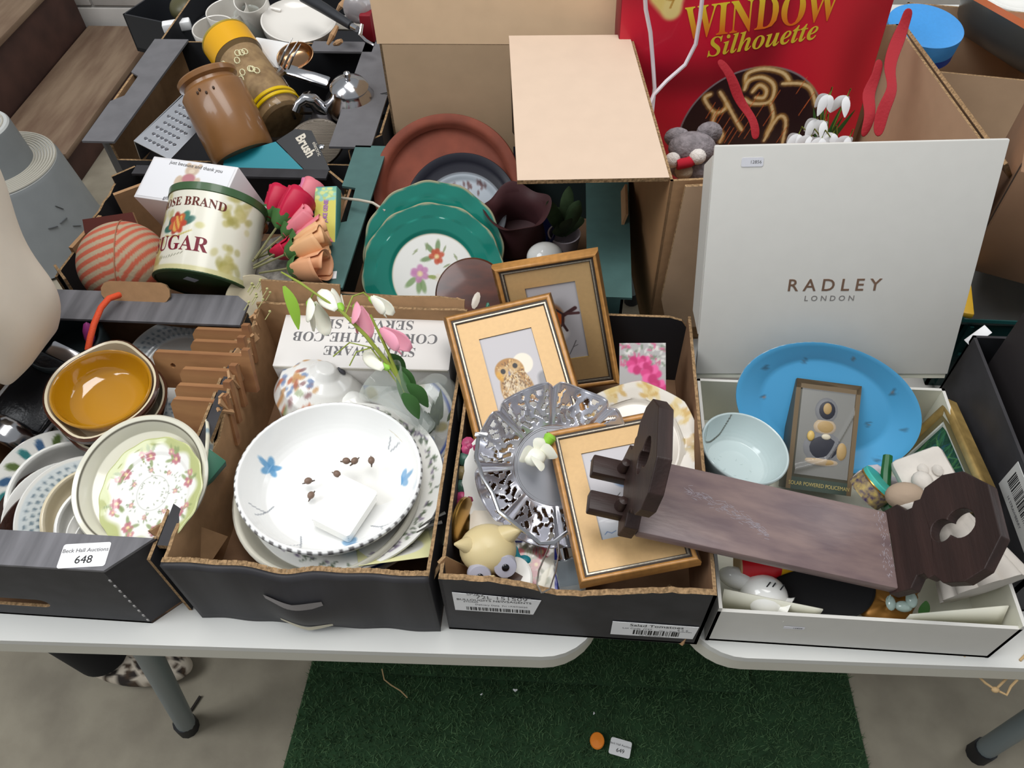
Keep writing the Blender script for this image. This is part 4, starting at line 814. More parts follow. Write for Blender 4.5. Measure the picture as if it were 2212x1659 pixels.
# china ring with flowers, gold compact, owl timer
cr = fr(cbk-nbk*.030+V((-.012, -.02, -.006)), nbk)
fr_ = thing('flower_wreath_dish', 'white basket-edged dish with a border of modelled pink roses, under the silver basket', 'dish', cr)
G().lathe([(.072, -.012), (.088, -.006), (.0985, .001), (.0995, .003), (.097, .003), (.086, -.003), (.07, -.009)], 90, rf=lambda a, r, z: (1+.012*math.sin(26*a)*(r > .09), 0)).obj('white_rim', POR, fr_)
RS = mat('ceramic_rose', '#b8456f', .4, var=.35, vs=120); LFC = mat('ceramic_leaf', '#3f6657', .4, var=.4, vs=150); TNC = mat('ceramic_tan', '#8a7a52', .5, var=.3, vs=150)
for i in range(13):
    a = 2.75+i*.17; g = G(); c_ = (.101*math.cos(a), .101*math.sin(a), -.004); k = i % 4
    if k == 0:
        for q in range(3): g.ball((c_[0]+.004*math.cos(q*2.1), c_[1]+.004*math.sin(q*2.1), c_[2]), (.009, .009, .007), 10)
        g.ball(c_, (.006, .006, .009), 10); g.obj('rose', RS, fr_)
    else: g.ball(c_, (.011, .009, .006), 10, rf=lambda a, b: 1+.22*math.sin(5*a)); g.obj('leaf', LFC if k != 2 else TNC, fr_)
GOL = mat('polished_gold', '#c79a4e', .25, .9)
t = thing('gold_compact', 'round polished gold compact standing on edge at the left of the third crate', 'compact', fr(at(1000, 1128, .838), (.96, -.22, .15)))
G().lathe([(0, .004), (.026, .004), (.031, .002), (.031, .0)], 48).obj('lid', GOL, t); G().lathe([(.031, -.0006), (.031, -.003), (.027, -.005), (0, -.005)], 48).obj('base', GOL, t)
OWC = mat('cream_plastic', '#cdbb8d', .4, sss=.05); EYW = mat('eye_grey', '#a9a8b4', .4)
oc = at(1054, 1186, .868); MO = fr(oc, (.10, -.40, .91), (1, .08, 0)); ow = thing('owl_timer', 'cream plastic owl kitchen timer with big round grey eyes, front left of the third crate', 'timer', MO)
G().ball((0, 0, 0), (.033, .029, .026), 28).obj('head', OWC, ow)
for ex_, ey_, dx in ((-.026, .004, -.020), (.028, .018, .012)): G().tube([(ex_*.7, ey_*.8, .008), (ex_*1.05, ey_*1.02, .018), (ex_*1.25+dx*.25, ey_*1.1, .026)], [.013, .008, .0016], 12).obj('ear', OWC, ow)
for ex_, ey_ in ((-.010, -.030), (.019, -.020)):
    e = G().lathe([(0, .004), (.0125, .003), (.0135, 0), (.0135, -.008)], 32).obj('eye', EYW, ow, fr((ex_, ey_, .013), (.08, -.42, .9))); G().ball((0, 0, .004), (.0044, .0044, .002), 14).obj('pupil', mat('gloss_black', '#0e0e12', .15), e)
G().tube([(.003, -.031, .012), (.004, -.038, .014), (.0045, -.042, .011)], [.005, .0035, .001], 8).obj('beak', OWC, ow)
TEC = mat('teal_ceramic', '#1b8391', .35)
tt = thing('teal_ornament', 'small teal curled ornament beside the owl timer', 'ornament', at(1118, 1210, .838))
G().tube([(-.004, .016, 0), (-.003, .006, .003), (.001, -.003, .004), (.007, -.004, .003)], [.003, .005, .006, .005], 10).obj('body', TEC, tt); G().ball((.008, -.001, .004), (.008, .006, .004), 12).obj('tail', TEC, tt)
ck = thing('photo_keyring', 'white oval holder with a square brown picture window, beside the owl timer', 'holder', fr(at(1115, 1248, .845), (-.1, -.35, .93), (1, .15, 0)))
G().lathe([(0, .003), (.017, .003), (.019, .001), (.019, -.003), (0, -.003)], 36, sy=1.25).obj('body', POR, ck)
G().box(-.007, .007, -.008, .008, 0, .0008, M=tr(-.002, -.002, .0031) @ rt(-35)).obj('picture_window', mat('brown_window', '#5b4a42', .2), ck)
tl = grid(.070, .066, 60, 60).obj('rose_tile', PVC, None, fr(at(1078, 1282, .808), (0, -.12, 1), (1, .05, 0)))
def tile(x, y, z):
    a = Art(x, y, '#cfc9bb')
    for cx, cy, q, c in ((.036, .020, .011, '#b05a62'), (.050, .052, .009, '#b44a55'), (.022, .048, .008, '#b86068'), (.044, .036, .007, '#c27a7c'), (.012, .056, .006, '#a9545c')): flowers(a, [(cx, cy)], q, c, '#7d7f62', int(cx*1000))
    for i in range(6): a.line([(.03+.004*i, .045), (.034+.003*i, .064)], .0008, '#a39a94', .8)
    for cx, cy in ((.05, .012), (.056, .024), (.047, .006)): a.blob(cx, cy, .010, .004, '#e6e1cc', 50, .4)
    a.mix((x > .0665)*1., '#2d3590'); a.mix((y > .0635)*1., '#3d3f7a'); return a.c
paint(tl, tile); thicken(tl, .005); tag(tl, 'cream tile with red roses and a navy edge, under the owl timer', 'tile')
tag(G().box(0, .052, 0, .045, 0, .002, b=.0006).obj('white_card', mat('cream_card', '#d8d0c2', .5), None, fr(at(1012, 1178, .832), (0, -.1, 1), (1, .05, 0))), 'plain cream card lying behind the owl timer', 'card')
tag(G().box(0, .055, 0, .085, 0, .003, b=.0006).obj('white_card', mat('cream_card', '#d8d0c2', .5), None, fr(at(1165, 1292, .80), (0, -.05, 1), (1, .02, 0))), 'plain cream card lying between the rose tile and the flat bird picture', 'card')
WIR = mat('thin_wire', '#a8a098', .3, .9)
tag(G().tube([at(1170, 1281, .868), at(1160, 1262, .874), at(1164, 1232, .872), at(1180, 1195, .862), at(1190, 1172, .852)], .0010, 6).obj('wire_arm', WIR), 'left thin wire arm curving up from the front wall of the third crate', 'wire', 'thin wire arms')
tag(G().tube([at(1172, 1280, .868), at(1188, 1272, .873), at(1200, 1235, .871), at(1207, 1195, .862), at(1206, 1168, .852)], .0010, 6).obj('wire_arm', WIR), 'right thin wire arm curving up from the front wall of the third crate', 'wire', 'thin wire arms')
pb = thing('perfume_bottle', 'small clear glass bottle with a silver collar beside the flat bird picture', 'bottle', fr(at(1222, 1225, .825), (-.25, .75, .6), (1, .2, 0)))
G().box(-.013, .013, -.009, .009, -.035, .010, b=.003).obj('glass', mat('smoke_glass', '#cfdbe6', .03, trans=.9), pb); G().lathe([(0, .024), (.007, .024), (.007, .011), (.009, .010), (0, .010)], 20).obj('collar', STE, pb)
# ================================================================== white box contents
np_ = V((0, -.82, .57)); pl = G().lathe(dens([(0, .003), (.7, .003), (.8, .008), (.97, .016), (1.0, .0165), (1.0, .0135), (.83, .004), (.7, -.002), (0, -.002)], .03), 150, sx=.122, sy=.083).obj('platter', mat('blue_glaze', vc=True, rough=.3, coat=.1), None, fr((.3515, .674, .838), np_, (1, 0, 0)) @ rt(-17.9) @ Matrix.Scale(1.03, 4), sharp=60)
def plat(x, y, z):
    a = Art(x, y, '#4f9fce'); q = np.sqrt((x/.122)**2+(y/.083)**2); a.mix((q > 1.0)*(z < .0145)*.9, '#d9d4c6'); a.mix((z < .002)*(q > .68)*0., '#ffffff')
    rnd = random.Random(3)
    for u, v in ((-.84, .30), (-.45, .62), (.02, .93), (.62, .62), (-.70, -.22), (-.12, .08), (.55, -.05), (.93, .10), (.80, -.55), (.1, -.6), (-.5, -.75)):
        cx, cy = u*.112, v*.076
        for k in range(5): t = k*PI/5; a.line([(cx-.0042*math.cos(t), cy-.0042*math.sin(t)), (cx+.0042*math.cos(t), cy+.0042*math.sin(t))], .0005, '#3f6680', .8)
        a.blob(cx, cy, .0013, .0013, '#8a7a70', 0, .5)
    return a.c
paint(pl, plat); tag(pl, 'large oval sky-blue platter with scattered small stars, leaning on the white lid', 'platter')
def crack(a): a.line([(-.012, .053), (-.020, .040), (-.034, .026), (-.044, .018)], .0007, '#4f4f45'); a.line([(-.046, .028), (-.044, .018)], .0006, '#7d7d70'); rnd = random.Random(1); [a.blob(rnd.uniform(-.03, .03), rnd.uniform(-.03, .01), .002, .0005, '#8fa0a0', rnd.uniform(0, 180), .5, .5) for _ in range(14)]
nlb = V((.16, .05, .98)).normalized()
dish('bowl', bowlp(.058, .042, .5, .003, .5), 'cracked pale blue-white bowl at the left of the white box', 'bowl', fr(V((.2306, .580, .866))-nlb*.041, nlb) @ Matrix.Scale(.973, 4), fn=crack, st=.0010, n=240, base='#bccaca')
# boxed figure
pbx = thing('boxed_policeman', 'boxed solar powered policeman toy behind a creased clear window, leaning on the blue platter', 'toy box', fr((.296, .570, .792), V((1, -.05, -.08)).cross(V((.08, .82, .56))), (1, -.05, -.08)))
BXD = mat('olive_box_card', '#4d4b40', .45); TAN = mat('tan_figure', '#a68a5c', .5); DKF = mat('navy_figure', '#2b2c35', .5)
G().box(0, .085, 0, .146, -.030, -.001, b=.001).obj('box_body', BXD, pbx); G().box(.0, .085, .134, .146, -.001, .0012).obj('box_top_band', mat('brown_band', '#6d5c45', .4), pbx)
ringm(.085, .146, 0, .006, -.001, .0012).obj('window_frame', mat('brown_band', '#6d5c45', .4), pbx); G().box(.006, .079, .0, .016, -.001, .0013).obj('caption_band', mat('caption_green', '#3f4a42', .45), pbx)
f_ = thing('figure', None, None, tr(.043, .076, -.0008)); f_.parent = pbx
for nm, c_, r_, mt in (('helmet', (0, .032, 0), (.015, .017, .004), DKF), ('helmet_badge', (.0, .034, .003), (.006, .008, .002), TAN), ('face', (0, .010, 0), (.015, .011, .004), TAN), ('body', (0, -.018, 0), (.026, .022, .004), DKF), ('hand', (-.018, -.004, .003), (.005, .007, .003), mat('yellow_disc', '#c7a860', .4)), ('collar', (.002, -.003, .003), (.006, .004, .002), mat('pale_collar', '#c9bfa8', .5)), ('base', (0, -.036, 0), (.022, .006, .004), TAN), ('arm', (.024, -.020, .002), (.007, .012, .003), TAN)): G().ball(c_, r_, 16).obj(nm, mt, f_)
text('SOLAR POWERED POLICEMAN', .0072, mat('caption_gold', '#b5a468', .5), pbx, tr(.0425, .008, .0016), sx=.80)
cr_ = G().surf(lambda u, v: (.008+.07*u, .02+.114*v, .0020+.0035*max(0, 1-abs((v-.05-.25*u-.62*max(0, u-.55)**1.2*2)/.06))), 44, 60).obj('clear_window', mat('clear_film', '#ffffff', .08, alpha=.16, spec=1.), pbx)
tn = thing('round_tin', 'small round tin with turquoise lid and purple and gold side, beside the boxed policeman', 'tin', fr(at(1893, 1048, .835), (.62, .30, .72)) @ Matrix.Scale(.72, 4))
G().lathe([(0, .012), (.033, .012), (.035, .010), (.035, .004)], 44).obj('lid', mat('turquoise_tin', '#3fa79a', .4), tn); G().lathe([(.034, .004), (.034, -.026), (0, -.026)], 44).obj('side', mat('ornate_tin', '#3a2f55', .45, col2='#b09a5a', vs=90), tn); G().lathe([(.0352, .0045), (.0356, .003), (.0352, .0015)], 44).obj('gold_rim', GOL, tn)
GSM = mat('green_enamel', '#1f5a30', .35)
tag(G().tube([at(1918, 985, .842), at(1914, 1020, .836), at(1912, 1060, .822), at(1916, 1095, .812), at(1938, 1120, .808)], [.006, .0065, .0065, .008, .008], 8).obj('green_stalk', GSM), 'thick dark green stalk between the turquoise tin and the gilt picture', 'stalk')
tag(G().ball((0, 0, 0), (.028, .03, .016), 18, rf=lambda a, b: 1+.1*math.sin(5*a+2*b)).obj('tissue_paper', mat('tissue', '#c9c0c2', .8), None, at(1880, 1040, .785) and tr(*at(1893, 1050, .80))), 'crumpled pale tissue paper behind the turquoise tin', 'tissue')
# gilt daffodil picture on the right wall
go, gy, gx = V((.516, .532, .868)), V((.07, .97, -.22)).normalized(), V((-.39, -.18, -.90)).normalized()
gp_ = thing('gilt_picture', 'gilt framed daffodil painting leaning on the right wall of the white box', 'picture', fr(go, gx.cross(gy)*-1, gy))
GIL = mat('gilt_frame', '#b89a5e', .35, .5, var=.3, vs=60); GIK = mat('olive_gilt', '#7d7350', .45, .3)
rails(gp_, .17, .13, .014, -.006, .010, GIL); ringm(.17, .13, .0135, .0215, -.002, .0050).obj('inner_slip', GIK, gp_); ringm(.17, .13, .0212, .0245, -.002, .0030).obj('white_slip', mat('white_slip', '#cfd2cc', .5), gp_)
G().box(.004, .166, .004, .126, -.008, -.004).obj('backing_board', mat('brown_backing', '#7a5a3f', .8), gp_)
q = grid(.122, .082, 90, 60).obj('painting', PAP, gp_, tr(.024, .024, 0))
def daff(x, y, z):
    a = Art(x, y, '#1f4a38'); rnd = random.Random(4)
    for i in range(120): a.line([(rnd.uniform(0, .12), rnd.uniform(-.01, .05)), (rnd.uniform(0, .12), rnd.uniform(.03, .09))], .0009, rnd.choice(('#2f6b4a', '#3f7f4a', '#163a30', '#5a8f4f', '#24506a')), .7)
    for cx, cy in ((.035, .045), (.05, .056), (.042, .03), (.08, .06), (.09, .04), (.062, .038)):
        for k in range(6): a.blob(cx+.005*math.cos(k*1.05), cy+.005*math.sin(k*1.05), .005, .003, '#d6cf4f', k*60, .4)
        a.blob(cx, cy, .003, .003, '#d9a92e', 0, .4)
    return a.c
paint(q, daff)
# plaster figurine
PLA = mat('plaster', '#cfc8bf', .8, var=.18, vs=25, bump=.3, bs=60)
A0, A1 = at(2000, 1005, .868), at(2130, 1268, .812); d_ = A1-A0
pf = thing('plaster_figurine', 'white plaster figurine with fluted robe lying along the right side of the white box', 'figurine', fr(A0, (-.35, -.25, .9), d_)); L_ = d_.length
def robe(u, v):
    a = 2*PI*u; x = L_*.40+L_*.60*v; r = .022+.022*v; q = 1+(.24*abs(math.sin(5*a+.4))**.7-.12)*min(1, v*1.6)
    return (x, r*1.05*q*math.cos(a)-.006, r*.72*q*math.sin(a)-.012)
G().surf(robe, 90, 14, cu=True).add([], []).obj('robe', PLA, pf)
e_ = [robe(i/30, 1) for i in range(30)]; G().add(e_+[(L_+.004, -.006, -.012)], [(i, (i+1) % 30, 30) for i in range(30)]).obj('hem', PLA, pf)
G().box(-.02, L_*.42, -.036, .026, -.020, .004, b=.008).obj('backing_slab', PLA, pf)
G().tube([(L_*.45, -.006, 0), (L_*.30, -.010, .006), (L_*.18, -.012, .007)], [.022, .018, .010], 14).obj('torso', PLA, pf); G().ball((L_*.13, -.014, .008), (.014, .012, .012), 16).obj('head', PLA, pf)
for k, (x, y) in enumerate(((.012, .008), (.022, -.002), (.03, .012), (.005, -.006))): G().ball((x, y, .005), (.008, .006, .005), 10).obj('relief_flower', PLA, pf)
lf = thing('plaster_figurine', 'small plaster head with brown hair lying between the gilt picture and the dark bookend', 'figurine', fr(at(1955, 1072, .872), (-.3, -.4, .86)))
G().ball((0, 0, 0), (.022, .017, .014), 20).obj('hair', mat('plaster_brown', '#a08c78', .8, bump=.4, bs=80), lf); G().ball((.006, -.010, .002), (.018, .011, .010), 16).obj('face', PLA, lf); G().ball((.030, -.006, .0), (.010, .009, .009), 14).obj('hand', PLA, lf)
# black hat-like disc, gold ornament, toys
BVL = mat('black_velvet', '#0d0c0e', .8, bump=.2, bs=200)
t = thing('black_dish', 'round matt black dish lying under the dark bookends in the white box', 'dish', fr(at(1778, 1262, .80), (.0, -.05, 1)))
G().lathe([(0, .004), (.045, .004), (.055, .009), (.058, .008), (.055, .0), (.04, -.01), (0, -.01)], 56, sx=1.0, sy=.80).obj('bowl', BVL, t)
t = thing('gold_ornament', 'crumpled gold ornament half under the right bookend', 'ornament', fr(at(1910, 1310, .795), (0, -.1, 1)))
G().ball((0, 0, 0), (.034, .024, .012), 28, rf=lambda a, b: 1+.07*math.sin(3*a+3*b)+.04*math.sin(7*a)).obj('gold_body', mat('satin_gold', '#94662a', .45, .5), t); G().ball((.022, .018, .006), (.02, .012, .012), 16, rf=lambda a, b: 1+.15*math.sin(5*a)).obj('gold_fold', mat('satin_gold', '#b77f2c', .35, .7), t)
IRI = mat('opal_glass', '#c6dbd2', .12, trans=.35, coat=.5)
t = thing('opal_bird', 'small iridescent glass bird at the front of the white box', 'ornament', fr(at(1952, 1310, .818), (0, -.3, .95)) @ Matrix.Scale(.72, 4))
G().ball((0, 0, 0), (.014, .009, .009), 16).obj('body', IRI, t); G().ball((.010, .010, .008), (.009, .013, .008), 14).obj('wing', IRI, t); G().ball((-.020, .004, .001), (.008, .012, .006), 12).obj('tail', IRI, t); G().tube([(-.016, 0, 0), (-.024, .010, .004), (-.021, .016, .006)], [.004, .003, .001], 8).obj('neck', IRI, t)
leafm(G(), at(1990, 1335, .80), at(2004, 1300, .82), .008); tag(leafm(G(), at(1998, 1340, .80), at(2000, 1298, .82), .008).obj('green_leaf', LFD), 'single dark green leaf at the front of the white box beside the opal bird', 'leaf')
t = thing('toy_crayon', 'stubby red toy crayon with a yellow cone tip under the bookends', 'toy', fr(at(1592, 1222, .815), (at(1680, 1222, .815)-at(1592, 1222, .815))))
G().lathe([(0, 0), (.0185, 0), (.019, .002)], 28).obj('wood_end', mat('pale_wood', '#b99a70', .7), t); G().lathe([(.019, .002), (.0195, .02), (.017, .040), (.012, .050)], 28).obj('red_body', mat('red_gloss', '#c21a24', .3), t); G().lathe([(.012, .050), (.009, .058), (.003, .078), (0, .079)], 28).obj('yellow_tip', mat('yellow_gloss', '#dba71c', .35), t)
t = thing('china_bell', 'white china ornament with black marks and frilled edge, front left in the white box', 'ornament', fr(at(1650, 1285, .808), (.1, -.25, .95), (1, -.25, 0)))
G().ball((0, 0, 0), (.028, .024, .024), 26).obj('body', POR, t); G().ball((-.034, .010, -.003), (.022, .013, .014), 20).obj('head', POR, t); G().lathe([(.012, 0), (.014, .006), (.017, .010), (.015, .0095), (.010, 0)], 40, rf=lambda a, r, z: (1+.05*math.sin(9*a), 0), M=fr((.020, -.008, .004), (.92, -.25, .3))).obj('frilled_edge', POR, t)
for k, (x, y) in enumerate(((-.004, .007), (.002, .008), (.012, .009))): G().box(-.0007, .0007, -.004, .004, 0, .0008, M=tr(x, y, .0225) @ rt(-25)).obj('black_mark', INK, t)
dish('saucepan', bowlp(.036, .02, .8, .003, .4), 'dusty blue bowl behind the white china ornament', 'bowl', fr(at(1680, 1275, .775), (.1, 0, 1)), m=mat('dusty_blue', '#4a6478', .5))
# book slide
B0, a_, b_, n_ = V((.0894, .4168, .93)), V((.977, -.066, -.205)).normalized(), V((.073, .997, .028)), V((.203, -.043, .978)).normalized(); b_ = (b_-a_*b_.dot(a_)).normalized(); n_ = a_.cross(b_)
DWD = mat('dark_stained_wood', '#35231f', .5, var=.45, vs=12, bump=.25, bs=70, stretch=(.5, 4, 4)); DWP = mat('worn_sheen_plank', '#69585a', .36, col2='#84706c', vs=16, bump=.15, bs=60, stretch=(.8, 3, 3))  # plank: worn dark wood, its gloss painted in as a lighter colour
MS = fr(B0, n_, a_); bs_ = thing('book_slide', 'dark wooden expanding book slide with pierced bookends lying across the third crate and white box', 'book slide', MS)
G().box(-.004, .2924, 0, .0958, -.014, 0, b=.0025).obj('plank', DWP, bs_)
scr = mat('scuff_marks', '#9a9298', .8); g = G(); rnd = random.Random(4)
for i in range(150): u = rnd.random(); x, y = .048+.095*u, .062-.006*u-.025*u*u+rnd.gauss(0, .0035); g.box(-.0028, .0028, -.0002, .0002, 0, .00022, M=tr(x, y, 0) @ rt(rnd.uniform(-40, 20)))
tag(g.obj('scuff', scr, bs_), kind='stuff')
g = G()
for i in range(70): g.box(-.0015, .0015, -.0002, .0002, 0, .00022, M=tr(.283+rnd.gauss(0, .003), rnd.uniform(.012, .092), 0) @ rt(rnd.uniform(60, 130)))
tag(g.obj('scuff', scr, bs_), kind='stuff')
out = [(-.050, -.016), (-.030, -.016), (-.024, -.004), (.024, -.004), (.030, -.016), (.050, -.016), (.052, .012), (.040, .022), (.040, .030), (.047, .034), (.046, .042), (.057, .050), (.063, .074), (.057, .098), (.030, .122), (-.030, .122), (-.057, .098), (-.063, .074), (-.057, .050), (-.046, .042), (-.047, .034), (-.040, .030), (-.040, .022), (-.052, .012)]
trf = [(.016*math.cos(t), .083+.017*math.sin(t)) for t in [math.radians(-50+280*k/20) for k in range(21)]]+[(.0125*math.cos(t), .060+.0125*math.sin(t)) for t in [math.radians(130+280*k/20) for k in range(21)]]
trf_old = [((.0155+.0055*math.cos(3*(k*PI/18)-PI/2*3))*math.cos(k*PI/18)*1.15, .078+(.0155+.0055*math.cos(3*(k*PI/18)-PI/2*3))*math.sin(k*PI/18)*1.25) for k in range(36)]
def bookend(x, th, tk):
    t_ = math.radians(th); u2 = V((math.cos(t_), 0, math.sin(t_))); Z = V((0, 1, 0)).cross(u2) # normal roughly along the plank
    M_ = fr((x, .0479, 0), Z, (0, 1, 0))
    be = G().prism(out, [trf], z0=-tk/2, z1=tk/2).obj('bookend', DWD, bs_, M_, smooth=False); bv = be.modifiers.new('bev', 'BEVEL'); bv.width = .0015; bv.segments = 2; bv.limit_method = 'ANGLE'; return be
bl = bookend(-.014, 91, .016); br = bookend(.300, 72, .014)
for y in (.018, .064): G().box(-.060, -.010, y-.004, y+.020, -.013, .002, b=.002).obj('slide_rail', DWD, bs_)
for x, y in ((-.026, .024), (-.026, .072)): G().lathe([(0, .018), (.005, .0165), (.0065, .010), (.0065, 0)], 14).obj('peg', DWD, bs_, tr(x, y, .001))
# twine at the table edge
tw = [at(2078, 1410, .742), at(2090, 1430, .735), at(2105, 1452, .70), at(2128, 1475, .69), at(2150, 1490, .688), at(2168, 1472, .69), at(2185, 1455, .70), at(2205, 1425, .742), at(2225, 1405, .745)]
t = thing('twine_loop', 'knotted natural twine loop hanging over the right table edge', 'twine', tw[4]); o4 = tw[4]
G().tube([p-o4 for p in tw], .0016, 7).obj('twine', TWI, t); G().ball((0, 0, 0), (.005, .004, .004), 10).obj('knot', TWI, t); G().ball(tw[2]-o4, .0028, 8).obj('knot', TWI, t); G().tube([V((.001, 0, 0)), V((.014, -.004, -.004)), V((.018, .004, .004)), V((.024, .010, .012))], .0016, 7).obj('loose_end', TWI, t)
# ================================================================== crate 4 contents
# striped pincushion
pc = thing('striped_cushion', 'round red and beige striped cloth cushion in the second row crate', 'cushion', fr(at(268, 570, .868), (-.05, -.45, .9), (1, .15, 0)))
cu = G().ball((0, 0, 0), (.068, .066, .064), 180).obj('cover', mat('striped_cloth', vc=True, rough=.9, bump=.3, bs=220), pc)
def stripes(x, y, z):
    a = Art(x, y, '#b7a58a'); ang = np.where(x > .020, .75, -.2); d = np.where(x > .022, (y*.75-(x-.022)*.9+z*.25), (y*.95+(.022-x)*.32+z*.35))
    k = np.sin(d*2*PI/.0145); return a.mix(np.clip(k*2.2+.45, 0, 1), '#c4624a').c
paint(cu, stripes)
sm_ = [(.069*math.cos(t)*.32+.0, .067*math.sin(t), .065*math.cos(t)*.95) for t in [(-1.2+2.4*i/18) for i in range(19)]]; G().tube(sm_, .0009, 6).obj('seam', mat('seam_thread', '#b07d60', .9), pc)
# sugar tin
tb = at(437, 622, .872); tax = V((.06, .89, .46)).normalized(); MT = fr(tb, tax, (1, -.02, 0))
sg = thing('sugar_tin', 'cream SUGAR storage tin with green lid and base, leaning back in the second row crate', 'tin', MT)
TR_ = .0705; TH = .140
body = G().surf(lambda u, v: (TR_*math.cos(2*PI*u), TR_*math.sin(2*PI*u), .004+(TH-.018)*v), 260, 70, cu=True).obj('tin_body', mat('tin_print', vc=True, rough=.3, coat=.2), sg)
# side facing the viewer is around angle -90 deg; s is the arc length measured from there
def tin(x, y, z):
    s_ = (np.arctan2(y, x)+PI/2+PI) % (2*PI)-PI; s_ = s_*TR_; a = Art(s_, z, '#ebe8d8')
    rnd = random.Random(5); top, bot = TH-.014, .006
    for sx in (-1, 1):
        for i in range(60):
            q = rnd.uniform(0, 1); zz = (top-.045*q) if rnd.random() < .5 else (bot+.045*q); xx = sx*(.062+rnd.gauss(0, .010)); a.blob(xx, zz, .010*(1.1-q*.6), .005, ('#b9ae62', '#cfc487', '#a39a50')[i % 3], rnd.uniform(0, 180), .6, .5)
    a.band(bot-.01, bot+.006, '#cfc98f', r=z, a=.8)
    cx, cy = -.022, .074
    for k, (dx, dy, w_, c) in enumerate(((-.016, -.008, .011, '#2f6a5c'), (.017, .004, .012, '#2f6a5c'), (.012, .010, .010, '#3f7f6c'), (-.012, .002, .009, '#24564a'))): a.blob(cx+dx, cy+dy, w_, .006, c, 30*k, .3)
    for k in range(7): a.blob(cx+.007*math.cos(k*.9), cy+.008*math.sin(k*.9), .010, .006, ('#c14a32', '#d06a3a', '#a83a2c')[k % 3], k*50, .3)
    a.blob(cx, cy-.002, .008, .012, '#cf5a34', 0, .4)
    for k in range(6): a.line([(cx-.006+.002*k, cy-.012), (cx-.004+.0022*k, cy+.010)], .0006, '#e6b45a')
    a.line([(cx-.02, cy-.018), (cx+.002, cy-.021), (cx+.026, cy-.010)], .0012, '#cdbf6e'); a.blob(.014, .073, .007, .005, '#d8d39a', 0, .5)
    for i in range(9): a.line([(-.045+.005*i, .020+.0004*i*i*.3), (-.043+.005*i, .0235+.0004*i*i*.3)], .0007, '#8b8a74')
    return a.c
paint(body, tin)
TGR = mat('tin_green', '#3e5f3a', .35, coat=.2); TGD = mat('tin_dark_green', '#24421f', .4)
G().lathe([(TR_, TH-.014), (TR_+.0015, TH-.013), (TR_+.002, TH-.002), (TR_-.002, TH), (0, TH-.001)][::-1], 72).obj('lid', TGR, sg)
G().lathe([(TR_, .005), (TR_+.0006, .003), (TR_-.003, .001), (TR_-.005, .003), (0, .003)], 72).obj('base', TGD, sg)
G().prism([(.012, 0), (0, .012), (-.012, 0), (0, -.012)], z0=0, z1=.0006).obj('diamond_sticker', mat('grey_sticker', '#b9bcc6', .5), sg, fr((-.004, -.030, .0028), (0, 0, -1)))
RED = mat('red_print', '#a8324a', .4); BRP = mat('brown_red_print', '#8c3f34', .4)
MW = fr((0, 0, 0), (0, -1, 0), (1, 0, 0))   # wraps around the tin: x along the arc, y up the axis, z outwards
for s_, sz, x, z, mt, sh in (('SUGAR', .0315, -.020, .043, RED, .0), ('ROSE BRAND', .0190, -.012, .108, BRP, .0)):
    o = text(serif(s_), sz, mt, sg, MW, ext=.00005, sx=.95); me = o.data
    for v in me.vertices:
        a_ = (v.co.x+x)/(TR_+.0006); yy = v.co.y+z+.10*(v.co.x)*0-(.6*v.co.x**2 if s_ != 'SUGAR' else 0)
        v.co = V(((TR_+.0006)*math.sin(a_), yy, (TR_+.0006)*math.cos(a_)))
# white gift box with bear
MG = fr(at(288, 425, .945), (-.10, -.28, .95), (1, -.20, 0)); gbx = thing('white_gift_box', 'white cardboard gift box with a small teddy picture on its lid, behind the sugar tin', 'box', MG)
G().box(0, .152, 0, .078, -.125, 0, b=.0015).obj('carton', mat('white_box_satin', '#e6e4e6', .4), gbx)
q = grid(.144, .070, 90, 60).obj('lid_print', PAP, gbx, tr(.004, .004, .0004))
def bear(x, y, z):
    a = Art(x, y, '#ececf0'); T_ = '#c9b096'; cx, cy = .074, .033
    for dx, dy, rx, ry, c in ((0, .024, .012, .011, T_), (-.010, .033, .004, .004, T_), (.010, .033, .004, .004, T_), (0, 0, .015, .017, T_), (-.016, .002, .006, .010, T_), (.016, .002, .006, .010, T_), (-.009, -.020, .008, .007, T_), (.009, -.020, .008, .007, T_), (0, .008, .011, .009, '#b8737f'), (0, .022, .005, .004, '#e0d0ba')): a.blob(cx+dx, cy+dy, rx, ry, c, 0, .3, .85)
    return a.c
paint(q, bear); g = None
text('just because and thank you', .0088, INKG, gbx, tr(.082, .068, .0008) @ rt(-3), ext=.00005); text('gift box', .0082, INKG, gbx, tr(.064, .006, .0008), ext=.00005)
